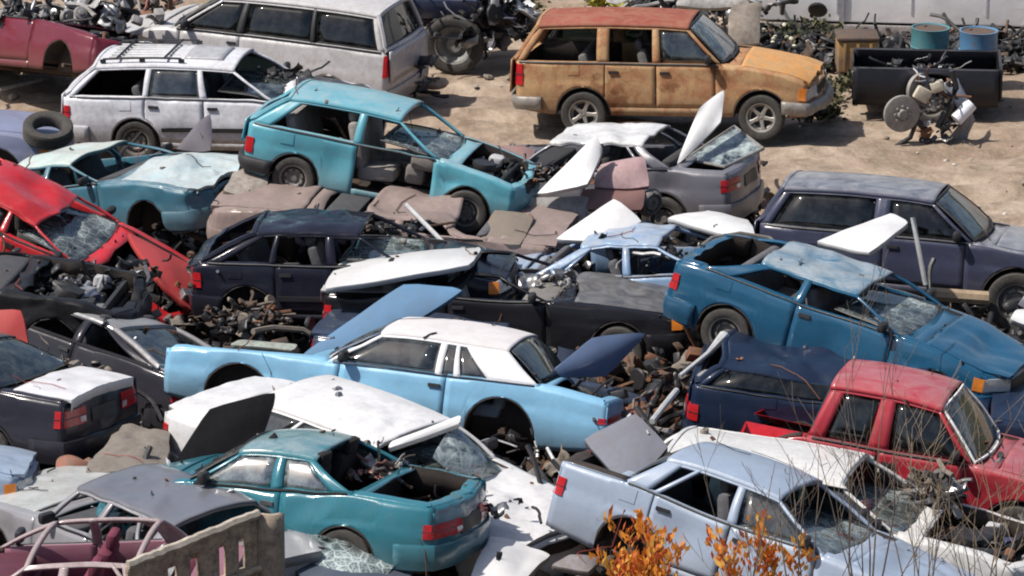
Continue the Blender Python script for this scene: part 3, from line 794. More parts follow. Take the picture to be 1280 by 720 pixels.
S('minivan', 'minivan', 'long silver grey minivan with dark tinted windows parked behind the white estate car', 'minivan',
  dict(L=4.7, W=1.80, H=1.70, body='van', znose=.80, zhood=1.0, zcowl=1.08, zbelt=1.10, zdeck=1.08, ztail=1.0, sc=1.20, rf=1.95, rr=4.42, bb=4.60, ra=3.75, fa=.88, yr=.62,
       doors=[(1.32, 2.3)], pillars=[(2.22, 2.34, 2.30, 2.40), (3.42, 3.50, 3.40, 3.46)], cp=.10, cpt=.08, sill=.35, bowf=.3, cf=.25, bowr=.05, cr=.05, tailz=(.72, 1.04), tailw=.08,
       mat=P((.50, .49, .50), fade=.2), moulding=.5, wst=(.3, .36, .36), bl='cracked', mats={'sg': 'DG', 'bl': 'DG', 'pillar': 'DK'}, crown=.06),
  dict(face=1, z=0, zs=.03, yaw=163, k=dict(NTn=(152, 44), ABn=(224, 38), BBn=(478, 66), RRn=(477, 18), TBn=(480, 135), TTf=(523, 40))), 'vehicles parked along the dirt track')
S('estate', 'estate_car', 'white estate car with roof rack and sunroof behind the pale blue wreck', 'estate car',
  dict(L=4.5, W=1.69, H=1.42, body='wagon', znose=.68, zhood=.84, zcowl=.90, zbelt=.93, zdeck=.92, ztail=.88, sc=1.3, rf=1.95, rr=3.95, bb=4.36, ra=3.35, yr=.58,
       doors=[(1.40, 2.35), (2.35, 3.2)], pillars=[(2.30, 2.40, 2.40, 2.47), (3.16, 3.24, 3.12, 3.20)], cp=.10, cpt=.10, mat=P((.66, .67, .72), fade=.3), moulding=.50, sunroof=True, rack=True,
       ws='fallen', hood='closed', hoodmat=P((.05, .05, .055)), wheels='ffff', doorstate='ngR2 ngR0 nomR', crumple=[(.7, 0, .8, .9, .14, 2.2)], dents=[(.9, 0, .85, .6, .1, 0, .12)]),
  dict(face=-1, z=.1, zs=.04, yaw=-8, k=dict(RRn=(115, 78), RFn=(293, 93), RRf=(143, 55), RFf=(320, 65), ABn=(342, 122), BBn=(88, 127))))
S('suv', 'rusty_suv', 'rusted tan four wheel drive with red brown roof and orange bonnet on the dirt track', 'suv',
  dict(L=4.5, W=1.74, H=1.70, body='wagon', gc=.32, wr=.33, ar=.41, fa=.82, ra=3.42, znose=.80, zhood=1.0, zcowl=1.07, zbelt=1.08, zdeck=1.08, ztail=1.04, sc=1.38, rf=1.9, rr=4.08, bb=4.42, yr=.67,
       doors=[(1.48, 2.35), (2.35, 3.1)], pillars=[(2.28, 2.40, 2.32, 2.42), (3.04, 3.22, 3.04, 3.22)], cp=.12, cpt=.12, sill=.44, mat=P((.43, .26, .12), .5, rust=.26, dirt=.35, coat=.1, c2=(.38, .15, .05), seed=1), roofmat=P((.26, .05, .022), .5, rust=.1, coat=.1, seed=2, c2=(.32, .10, .05)),
       hoodmat=P((.60, .27, .06), .45, rust=.0, coat=.15, seed=3, c2=(.50, .30, .12)), bumper='black', bumpmat=plain((.34, .31, .28), .55, metal=.3, var=.5, name='dull_chrome'), bz=(.38, .58), headz=(.62, .78), tailz=(.75, 1.05), sg='g', doorstate='ngR2 ngR1 nomL', wst=(.5, .5, .5), wscr=.25, bl='frame',
       rim='alloy', cf=.08, bowf=.10, tt=.03, interior=(.16, .15, .14), dents=[(.05, -.7, .6, .4, .1, 0, -.05)], mirror=True, crumple=[(.1, 0, .6, .6, .10, 3)]),
  dict(face=-1, z=0, zs=.03, yaw=-11, k=dict(RRn=(672, 39), RRf=(694, 15), ABn=(903, 84), FWn=(960, 147), RWn=(727, 130), NTn=(1005, 108), TBn=(647, 133))), 'vehicles parked along the dirt track')
S('turq', 'hatchback', 'turquoise small hatchback perched on top of the heap with its door missing', 'hatchback',
  dict(L=3.75, W=1.58, H=1.36, body='hatch', znose=.66, zhood=.80, zcowl=.86, zbelt=.88, zdeck=.90, ztail=.80, sc=1.10, rf=1.72, rr=3.18, bb=3.64, fa=.70, ra=2.98, wr=.28, ar=.34, yr=.55,
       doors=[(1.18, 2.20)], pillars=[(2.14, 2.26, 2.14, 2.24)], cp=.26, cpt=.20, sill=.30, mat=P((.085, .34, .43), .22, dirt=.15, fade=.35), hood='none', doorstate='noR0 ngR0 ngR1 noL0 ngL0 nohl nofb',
       bumper='black', bz=(.28, .46), ws='fallen', wscr=.7, interior=(.30, .27, .25), tailw=.02, bl='frame', cf=.10, bowf=.10, tt=.05, tailz=(.52, .72), crumple=[(.1, 0, .5, .5, .12, 3)],
       dents=[(2.45, -.8, .55, .25, 0, .06, 0), (1.0, -.8, .6, .25, 0, .05, -.02)], mirror=False),
  dict(face=-1, z=1.0, yaw=-14, pr=20, zs=.08, k=dict(RWn=(362, 224), FWn=(581, 269), RRn=(371, 120), RFn=(507, 147), RFf=(526, 130), RRf=(391, 99), ABn=(547, 196), ABf=(580, 172), BBn=(322, 164), NTn=(637, 236))))
S('pale', 'crushed_saloon', 'pale blue green saloon with caved roof and crumpled bonnet beside the white estate car', 'car',
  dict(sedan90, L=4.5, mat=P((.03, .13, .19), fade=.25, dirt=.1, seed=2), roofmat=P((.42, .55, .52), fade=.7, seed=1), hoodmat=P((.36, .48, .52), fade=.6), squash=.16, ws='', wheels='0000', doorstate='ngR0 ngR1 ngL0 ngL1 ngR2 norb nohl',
       sg='', bl='', crumple=[(.6, 0, .8, 1.0, .08, 1.8), (.1, 0, .5, .6, .15, 3)], dents=[(1.0, 0, .85, .5, 0, 0, .12), (.1, -.5, .5, .6, .15, .1, -.1)], sill=.3),
  dict(face=-1, z=.4, yaw=-6, yws=4, pr=10, k=dict(RFn=(107, 203), RFf=(168, 176), ABn=(150, 232), NTn=(225, 238), NTf=(295, 202), RRn=(10, 212))))
S('mauve', 'saloon', 'grey mauve saloon with flattened white roof and open boot, tail towards the track', 'car',
  dict(sedan90, L=4.6, mat=P((.125, .125, .15), dirt=.12), roofmat=P((.62, .63, .64), .3), squash=.05, yr=.62, rf=2.05, rr=3.3, trunk='none', ws='', bl='', sg='', doorstate='ngL0', tailz=(.68, .84), tailw=.22, ztail=.92, wheels='ffff',
       crumple=[(2.6, 0, 1.2, 1.2, .12, 1.6)], interior=(.05, .05, .05)),
  dict(face=1, z=.25, yaw=152, k=dict(RFn=(700, 190), RRn=(806, 184), BBn=(845, 214), TTn=(903, 222), TTf=(948, 196), TBn=(906, 258), RFf=(722, 148))))
S('bluesuv', 'blue_suv', 'slate blue four wheel drive with dark side windows standing right of the heap', 'suv',
  dict(L=4.2, W=1.70, H=1.60, body='wagon', gc=.34, wr=.37, ar=.44, fa=.86, ra=3.25, znose=.94, zhood=.98, zcowl=1.04, zbelt=1.05, zdeck=1.05, ztail=1.02, sc=1.42, rf=1.98, rr=3.85, bb=4.1, yr=.63, doors=[(1.52, 2.55)],
       pillars=[(2.50, 2.68, 2.5, 2.68)], cp=.12, cpt=.12, sill=.46, mat=P((.036, .042, .078), .3, dirt=.12, fade=.4), bumper='chrome', bz=(.4, .56), headz=(.72, .9), tt=.03, cf=.08, mats={'sg': 'DG', 'bl': 'DG'}, rim='steel', wst=(.5, .5, .5)),
  dict(face=-1, z=0, zs=.04, yaw=-8, k=dict(RRn=(982, 236), RRf=(1000, 214), RFn=(1173, 260), RFf=(1190, 238), ABn=(1213, 307), ABf=(1238, 276), FWn=(1266, 368))), 'vehicles parked along the dirt track')
S('teal', 'coupe', 'dark teal two door coupe with dented roof tilted nose down over the red pickup', 'coupe',
  dict(L=4.18, W=1.72, H=1.32, body='hatch', znose=.70, zhood=.84, zcowl=.88, zbelt=.92, zdeck=.98, ztail=.92, sc=1.30, rf=1.95, rr=3.13, bb=3.75, fa=.80, ra=3.30, doors=[(1.38, 2.57)], pillars=[(2.51, 2.63, 2.51, 2.61)], cp=.34, cpt=.14,
       mat=P((.008, .075, .15), .18, dirt=.06, coat=1.0), roofmat=P((.018, .12, .21), .2, dirt=.08, fade=.5, coat=1), ws='fallen', wscr=.55, squash=.12, squash_s=2.6, sg='', bl='', doorstate='', wheels='00ff', bowf=.28, cf=.30, tt=.08,
       interior=(.12, .12, .13), crumple=[(2.6, 0, 1.3, .8, .09, 1.7), (.6, -.2, .7, .7, .06, 2)], dents=[(.6, 0, .8, .5, 0, 0, -.06)]),
  dict(face=-1, z=.6, yaw=-20, pr=14, zs=.08, k=dict(RFn=(1076, 357), RRn=(946, 324), RFf=(1114, 336), RRf=(1000, 302), ABn=(1126, 422), ABf=(1188, 383), BBn=(883, 344), NTn=(1236, 474), NTf=(1273, 438))))
S('bluecar', 'blue_saloon', 'light blue roofed saloon without glass behind the black coupe', 'car',
  dict(sedan90, L=4.5, mat=P((.16, .28, .46), fade=.5), squash=.05, ws='', sg='', bl='', hood='none', trunk='closed', doorstate='nohl nofb', crumple=[(2.6, 0, 1.3, .8, .08, 2), (.5, 0, .6, .8, .12, 2.5)]),
  dict(face=-1, z=.5, yaw=-4, zs=.2, y=-1.1, yws=4, k=dict(RRn=(705, 312), RFn=(835, 303), RFf=(865, 284), RRf=(745, 288))))
S('navy', 'navy_hatchback', 'nearly black navy hatchback with a missing rear wheel under the turquoise hatchback', 'hatchback',
  dict(L=3.95, W=1.64, H=1.36, body='hatch', znose=.64, zhood=.80, zcowl=.86, zbelt=.90, zdeck=.92, ztail=.82, sc=1.2, rf=1.85, rr=3.1, bb=3.72, fa=.76, ra=3.2, doors=[(1.28, 2.15), (2.15, 2.85)], pillars=[(2.10, 2.22, 2.14, 2.24), (2.86, 2.93, 2.80, 2.86)],
       cp=.2, cpt=.14, mat=P((.010, .011, .022), .2, dirt=.05, coat=1), moulding=.5, ws='fallen', wscr=.6, wheels='ffhh', interior=(.08, .08, .085), squash=.05, crumple=[(2.5, 0, 1.3, .8, .07, 2)], bl='frame', sg=''),
  dict(face=-1, z=.25, yaw=-3, k=dict(RRn=(322, 284), BBn=(262, 333), RWn=(300, 398), RRf=(340, 265), RFn=(448, 292))))
S('black', 'black_coupe', 'black coupe with torn off roof and silver boot lid behind the light blue coupe', 'coupe',
  dict(L=4.55, W=1.74, H=1.26, znose=.62, zhood=.80, zcowl=.86, zbelt=.88, zdeck=.92, ztail=.90, sc=1.7, rf=2.35, rr=2.85, bb=3.15, fa=.9, ra=3.55, doors=[(1.76, 2.95)], pillars=[], cp=.3,
       mat=P((.008, .008, .011), .25, dirt=.03, coat=1), hoodmat=P((.03, .03, .036), .35, dirt=.2, fade=.2), trunkmat=P((.50, .52, .53), .3), roof='none', squash=.04, squash_s=2.6, ws='', sg='', bl='', interior=(.32, .30, .28), wheels='ffff', tailz=(.6, .78),
       crumple=[(1.6, 0, .9, .6, .14, 2.5), (.4, 0, .5, .6, .06, 2)], doorstate='frame', dents=[(1.3, .2, .9, .4, .1, 0, .1)]),
  dict(face=-1, z=.35, yaw=-6, zs=.2, k=dict(TTn=(405, 368), TTf=(440, 332), ABn=(695, 378), NTn=(850, 400), NBn=(850,440))))
S('lblue', 'light_blue_coupe', 'long light blue seventies coupe with white vinyl roof in the middle of the heap', 'coupe',
  dict(L=5.25, W=1.84, H=1.34, gc=.22, znose=.80, zhood=.88, zcowl=.90, zbelt=.90, zdeck=.92, ztail=.82, sc=1.95, rf=2.5, rr=3.95, bb=4.4, fa=.95, ra=4.0, wr=.34, ar=.41, yr=.60, doors=[(2.1, 3.35)], pillars=[(3.20, 3.28, 3.18, 3.26), (3.42, 3.50, 3.36, 3.40)],
       cp=.58, cpt=.50, tt=.05, ts=.07, cf=.04, bowf=.06, cr=.04, bowr=.05, mat=P((.20, .44, .64), .3, dirt=.12, coat=.6), roofmat=plain((.60, .575, .58), .75, var=.15, scale=5, name='vinyl'), frame_mat=plain((.66, .66, .68), .7, var=.12, name='vinyl_trim'),
       hood='none', trunk='none', wheels='000h', bumper='chrome', bz=(.40, .54), trimline=CHROME, crown=.045, interior=(.25, .3, .34), tailz=(.60, .66), tailw=.3, squash=.03, squash_s=3.4, doorstate='norb nofb nohl', engine=False, dents=[(.6, -.8, .85, 1.2, 0, 0, -.42), (5.1, -.9, .85, .9, -.25, 0, -.45)], moulding=False, wst=(.4, .45, .45)),
  dict(face=1, z=.45, yaw=160, pr=8, rr=8, k=dict(NTn=(212, 434), RFf=(522, 409), RRf=(668, 437), RFn=(477, 421), RRn=(640, 446), ABn=(420, 441), BBn=(664, 474), BBf=(702, 449), TTn=(759, 508), RWn=(627, 545))))
S('white', 'white_saloon', 'white saloon with buckled bonnet and shattered windscreen behind the teal coupe', 'car',
  dict(sedan90, L=5.1, H=1.40, mat=P((.66, .66, .67), .25, dirt=.22), sc=1.55, rf=2.0, rr=3.8, bb=4.3, ra=3.95, ws='fallen', wscr=.45, wheels='0000', trunk='closed', hood='closed', doorstate='nofb nohl', interior=(.04, .04, .04), tt=.05, bl='glass',
       crumple=[(.7, 0, .8, .8, .10, 1.8), (2.3, -.2, 1.3, .5, .08, 2.5)], tailz=(.66, .80), tailw=.2),
  dict(face=-1, z=.15, y=-8.2, yaw=-30, pr=12, zs=.02, ys=.1, k=dict(TTn=(212, 508), RRn=(318, 528), RFn=(490, 560), RFf=(575, 523), RRf=(405, 474), ABf=(628, 583), NTf=(715, 640), NTn=(620, 690))))
S('tealb', 'teal_coupe', 'bright teal coupe with open boot and missing rear window at the bottom of the heap', 'coupe',
  dict(L=3.85, W=1.70, H=1.30, znose=.62, zhood=.80, zcowl=.88, zbelt=.90, zdeck=.94, ztail=.88, sc=1.12, rf=1.6, rr=2.4, bb=2.88, fa=.62, ra=2.82, ar=.34, doors=[(1.20, 2.12)], pillars=[(2.00, 2.12, 2.0, 2.1)], cp=.22, cpt=.10, mat=P((.018, .15, .20), .16, dirt=.06, coat=1),
       trunk='none', bl='', wheels='f0ff', doorstate='nohl', tailz=(.58, .72), tailw=.34, interior=(.02, .015, .015), bowr=.12, cr=.16, tt=.09, mats={'sg': 'LG'}, roofmat=P((.02, .16, .20), .16, dirt=.05, fade=.35, coat=1), trimline=TRIM, crumple=[(3.6, 0, .8, .5, .04, 3)]),
  dict(face=1, z=.35, yaw=155, pr=8, k=dict(RFn=(290, 566), RRn=(392, 580), BBn=(440, 628), TTn=(545, 640), TBn=(540, 692), TTf=(625, 605), ABn=(245, 596), RFf=(343, 537), RRf=(450, 547))))
S('lgrey', 'grey_blue_saloon', 'pale grey blue saloon with windows broken and boot raised near the orange leaves', 'car',
  dict(sedan90, L=4.45, ra=3.5, rr=3.4, bb=3.72, H=1.36, mat=P((.30, .37, .48), .3, dirt=.1), zbelt=.90, ztail=.94, zdeck=.96, tt=.04, cf=.06, cr=.04, bowf=.08, bowr=.05, yr=.60, trunk='none', wheels='fff0', ws='fallen', wscr=.5, hood='closed', interior=(.1, .1, .11), bl='glass', doorstate='norb ngR1',
       crumple=[(.8, 0, .8, .8, .05, 2), (1.9, 0, 1.2, .4, .05, 3)]),
  dict(face=-1, z=.3, y=-12.0, ys=.08, zs=.2, yaw=-22, pr=10, k=dict(RRn=(838, 584), RRf=(874, 556), RFn=(980, 634), RFf=(1026, 598), BBn=(794, 614), TTn=(712, 596), TBn=(690, 634), RWn=(783, 672), ABn=(1014, 684))))
S('whiteb', 'white_estate', 'white estate with cracked grey windscreen behind the pale grey blue saloon', 'estate car',
  dict(L=4.5, W=1.70, H=1.40, body='wagon', sc=1.4, rf=2.05, rr=3.9, bb=4.3, ra=3.4, yr=.60, doors=[(1.48, 2.4), (2.4, 3.3)], pillars=[(2.36, 2.46, 2.4, 2.48), (3.28, 3.36, 3.24, 3.3)], cp=.1, cpt=.1, mat=P((.64, .64, .63), .3, dirt=.25), wscr=.55, cr=.05,
       hood='none', doorstate='nofb nohl', wheels='0f0f', zcowl=.9, zbelt=.92, ws='fallen', squash=.04, crumple=[(.5, 0, .5, .8, .15, 2.5)], bl='frame'),
  dict(face=-1, z=-.1, y=-10.15,ys=.08, zs=.2, yaw=-20, pr=8, k=dict(RRf=(878, 541), RFf=(1075, 568), RFn=(1045, 610), ABf=(1153, 617), RRn=(850, 570)))) 
S('red', 'red_pickup', 'red pickup truck with white windscreen surround at the right of the heap', 'pickup truck',
  dict(L=4.15, W=1.66, H=1.62, body='pickup', gc=.26, wr=.34, ar=.40, fa=.85, ra=3.6, znose=.88, zhood=.96, zcowl=.99, zbelt=.96, zdeck=.94, ztail=.35, sc=1.42, rf=1.88, rr=3.06, bb=3.22, yr=.63, doors=[(1.50, 2.45)], pillars=[(2.34, 2.56, 2.36, 2.52)], cp=.18, cpt=.16, crown=.07,
       cf=.06, tt=.03, mat=P((.34, .011, .026), .3, dirt=.08, fade=.2), trimline=plain((.82, .82, .82), .5, name='white_trim'), wst=(.55, .6, .6), interior=(.05, .05, .05), bumper='chrome', bz=(.38, .55), headz=(.68, .84), sill=.42, sg='g', mats={'sg': 'DG'}, wheels='ffff', dents=[(1.1, -.85, .5, .3, 0, .06, 0)]),
  dict(face=-1, z=.0, y=-8.4, ys=.1,zs=.2, yaw=-18, pr=8, k=dict(RRn=(1048, 487), RRf=(1075, 444), RFn=(1170, 512), RFf=(1198, 483), ABn=(1208, 577), ABf=(1246, 543), BBn=(1022, 550))))
S('dblue', 'dark_blue_van', 'dark blue van body lying between the dark teal coupe and the white estate', 'van',
  dict(L=4.4, W=1.70, H=1.50, body='wagon', gc=.32, wr=.34, ar=.40, fa=.85, ra=3.3, znose=.9, zhood=1.0, zcowl=1.02, zbelt=1.04, zdeck=1.04, ztail=1.0, sc=1.3, rf=1.8, rr=4.0, bb=4.25, yr=.62, doors=[(1.4, 2.4)], pillars=[(2.35, 2.5, 2.35, 2.5)], cp=.1, cpt=.1,
       mat=P((.008, .018, .045), .35, dirt=.05, coat=1), mats={'sg': 'DG'}, wheels='fff0', squash=.30, squash_r=2, bl='frame', ws='', hood='closed', crumple=[(2.5, .3, 1.2, 1.2, .14, 1.8)]),
  dict(face=-1, z=.15, yaw=-10, pose=(4.1,-6.6,-.12,-9,4,0), k=dict(BBn=(838, 478), ABn=(1080, 520), RRn=(862, 455), RFn=(1040, 485))))
S('silver', 'silver_grey_car', 'dark silver car with a smooth bent roof behind the maroon shell', 'car',
  dict(sedan90, L=4.5, mat=P((.22, .22, .24), .22, dirt=.15, fade=.1, coat=1), roofmat=P((.13, .135, .16), .2, dirt=.1, coat=1), hoodmat=P((.42, .44, .44), .3), ws='', sg='', bl='', wheels='0000', crumple=[(2.8, 0, 1.3, .8, .06, 2)], squash=.06, rr=3.6, rf=2.0, sc=1.75, yr=.50,tt=.08),
  dict(face=1, z=.35, yaw=142, pr=8, k=dict(RFn=(112, 606), RFf=(187, 584), RRf=(305, 634), RRn=(220, 654), ABn=(67, 652))))
S('maroon', 'maroon_shell', 'stripped maroon car shell without roof skin in the bottom left corner', 'car shell',
  dict(sedan90, L=4.1, mat=P((.26, .10, .15), .4, dirt=.3), frame_mat=P((.34, .27, .28), .5), roof='none', doorstate='frame nohl', ws='', sg='', bl='', interior=(.16, .03, .06), wheels='0000', hood='none', rr=3.3, bb=3.5),
  dict(face=1, z=.4, yaw=172,pose=(-4.55,-13.1,.20,172,4,-2),y=-12.6, pr=5, zs=.3, k=dict(RFn=(57, 658), RRn=(172, 646), ABn=(10, 708))))
S('charcoal', 'charcoal_saloon', 'charcoal saloon with white boot lid and red tail lamps at the left edge', 'car',
  dict(sedan90, L=4.6, mat=P((.018, .018, .028), .3, dirt=.05, coat=.8), trunkmat=P((.66, .66, .68), .3, dirt=.1), tailz=(.66, .84), tailw=.27, ztail=.93, zdeck=.98, bumper='body', cr=.05, bowr=.05, wheels='ffff', roofmat=P((.05, .05, .06))),
  dict(face=1, z=.45, yaw=148, k=dict(TTn=(75, 512), TTf=(162, 478), TBn=(80, 556), BBf=(95, 455), BBn=(8, 500))))
S('bluecorner', 'pale_blue_car', 'pale blue car poking in at the left edge with one headlamp below the charcoal saloon', 'car',
  dict(sedan90, L=4.2, mat=P((.30, .38, .50), .3, dirt=.15), bumper='black', hood='closed', wheels='ffff', bz=(.25, .5)),
  dict(face=-1, z=.2, y=-9.6, yaw=-25, k=dict(NTf=(38, 568), NTn=(20, 600), NBn=(22, 645))))
S('grey', 'dark_grey_coupe', 'dark grey coupe without glass tilted down behind the charcoal saloon', 'coupe',
  dict(L=4.4, W=1.70, H=1.24, body='hatch', sc=1.45, rf=2.1, rr=3.0, bb=3.9, zbelt=.86, zcowl=.84, zdeck=.9, doors=[(1.52, 2.7)], pillars=[(2.62, 2.74, 2.6, 2.7)], cp=.3, mat=P((.022, .022, .03), .25, dirt=.05, coat=1), roofmat=P((.24, .25, .27), .3, dirt=.4), trunkmat=P((.2, .2, .22), .3), ws='', sg='', bl='glass',
       wheels='0000', interior=(.06, .06, .06), squash=.06),
  dict(face=1, z=.5, y=-5.2, yws=5, yaw=158, pr=10, zs=.15, k=dict(ABn=(32, 392), BBn=(178, 458), RFn=(75, 390), RRn=(150, 415), RFf=(112, 380))))
S('redwreck', 'red_wreck', 'bright red wreck with buckled roof and bare engine bay at the left', 'car',
  dict(sedan90, L=4.4, W=1.7, H=1.34, mat=P((.50, .012, .02), .25, dirt=.15, coat=1), hood='none', wheels='0000', ws='fallen', wscr=.6, wst=(.4, .55, .5), sg='', bl='', squash=.18, squash_s=2.4, doorstate='nofb nohl', interior=(.1, .1, .1),
       crumple=[(2.4, 0, 1.2, .8, .11, 1.8), (.9, -.3, .7, .8, .10, 2.5)]),
  dict(face=-1, z=.9, y=-1.3, yws=5, yaw=-20, pr=12, zs=.15, k=dict(RFn=(72, 290), RFf=(98, 240), ABn=(90, 338), ABf=(152, 288), NTf=(258, 338), NTn=(205, 392))))
S('engine', 'black_engine_wreck', 'black wreck with bare mangled engine bay in front of the red wreck', 'car',
  dict(sedan90, L=4.5, mat=P((.010, .010, .012), .4, dirt=.06), hood='none', roof='ok', squash=.45, squash_s=2.3, ws='', sg='', bl='', wheels='0000', doorstate='nofb nohl', crumple=[(.8, 0, .7, 1.0, .16, 2.5)]),
  dict(face=-1, z=.4, y=-3.6, yaw=-8, zs=.2, k=dict(NTn=(150, 394), ABn=(-5, 362))))
S('darkred', 'dark_red_car', 'dark red car with engine parts piled on it at the top left', 'car',
  dict(sedan90, L=4.7, mat=P((.13, .006, .02), .3, dirt=.12), hood='none', trunk='none', roof='none', ws='', sg='', bl='', wheels='0000', doorstate='nofb nohl', crumple=[(.6, 0, .6, .6, .08, 2.5)], dents=[]),
  dict(face=-1, z=.1, yaw=-12, yws=3, y=9.6, k=dict(NTn=(128, 44), RWn=(-52, 68), FWn=(42, 76), ABn=(62, 30)), zs=.1), 'vehicles parked along the dirt track')
S('dusty', 'dusty_pink_car', 'flattened dusty pink car crushed beneath the turquoise hatchback', 'car',
  dict(sedan90, L=4.6, mat=P((.24, .18, .17), .6, dirt=.5, coat=.2), squash=.42, squash_r=2.0, ws='', sg='', bl='', wheels='0000', crumple=[(1, 0, .8, 1.0, .05, 2), (3, 0, .8, 1, .07, 2)], doorstate='nohl'),
  dict(face=1, z=.30, yaw=176, yws=3, y=.2, k=dict(NTn=(272, 262), TTn=(680, 312))))
S('vio', 'violet_blue_car', 'violet blue car with a loose tyre lying on it at the left edge', 'car',
  dict(sedan90, L=4.4, mat=P((.20, .22, .34), .35, dirt=.2), ws='', sg='', bl='', squash=.35, wheels='00ff', doorstate='nofb'),
  dict(face=-1, z=.1, y=4.3, yaw=14, k=dict(NTn=(60, 172), NTf=(85, 150)), zs=.15))
S('mid', 'dark_blue_wreck', 'dark blue wreck with open engine bay behind the tail of the light blue coupe', 'car',
  dict(sedan90, L=4.3, mat=P((.03, .045, .08), .3, dirt=.1), hood='none', ws='', sg='', bl='', squash=.3, wheels='0000', doorstate='nofb', crumple=[(.8, 0, .7, .8, .12, 2.5)]),
  dict(face=-1, z=.1, y=-4.6,yws=4, yaw=-14, k=dict(NTn=(806, 500), NTf=(840, 470), ABn=(690, 470)), zs=.15))
# where each wreck stands: x, y, z, yaw, pitch, roll
POSE = {
    'minivan': (-3.764, 10.179, -0.023, 160.417, -2.011, -0.346),
    'estate': (-4.077, 6.492, 0.102, -10.001, -1.411, 0.846),
    'suv': (2.345, 8.143, -0.005, -10.289, -1.657, -2.891),
    'turq': (-1.61, 1.07, 0.834, -12.929, 7.379, -2.348),
    'pale': (-5.246, 1.911, 0.1, -33.393, -12.483, 1.906),
    'mauve': (1.013, 2.715, 0.057, 161.356, 3.311, 2.405),
    'bluesuv': (5.167, -0.849, -0.025, -14.682, 1.032, -5.645),
    'teal': (3.784, -5.339, 0.619, -24.759, 10.362, -2.706),
    'bluecar': (1.951, -2.074, 0.029, -13.89, -5.821, -3.903),
    'navy': (-1.87, -2.262, 0.265, -6.302, -1.438, -2.01),
    'black': (0.065, -3.01, 0.075, -10.331, -2.041, -2.884),
    'lblue': (-1.251, -5.975, 0.107, 163.794, -2.523, 8.555),
    'white': (-1.44, -9.025, 0.031, -42.612, 2.751, 0.955),
    'tealb': (-2.229, -10.976, 0.479, 160.21, 0.808, 7.073),
    'lgrey': (2.522, -11.79, 0.284, -25.453, 10.475, -10.399),
    'whiteb': (3.234, -10.036, -0.156, -17.046, 3.478, -4.407),
    'red': (4.311, -8.29, -0.133, -17.116, 6.627, -5.067),
    'dblue': (4.1, -6.6, -0.12, -9.0, 4.0, 0.0),
    'silver': (-3.744, -11.072, 0.098, 130.501, 1.852, -0.254),
    'maroon': (-4.55, -13.1, 0.2, 172.0, 4.0, -2.0),
    'charcoal': (-6.519, -7.101, 0.279, 156.876, 1.356, 6.748),
    'bluecorner': (-7.034, -9.522, 0.191, 1.055, -0.161, -9.135),
    'grey': (-5.187, -4.263, -0.059, 144.37, -7.29, 14.929),
    'redwreck': (-6.008, -0.721, 0.279, -15.505, 20.532, 4.525),
    'engine': (-6.574, -3.659, 0.494, -7.656, 3.547, -0.332),
    'darkred': (-7.085, 9.971, 0.172, -47.493, -6.898, -15.574),
    'dusty': (-1.565, 0.13, 0.191, 166.05, -4.542, -2.502),
    'vio': (-8.246, 4.382, 0.174, -3.556, -1.175, -3.927),
    'mid': (-0.26, -4.485, -0.294, -10.097, 6.052, -4.881),
}
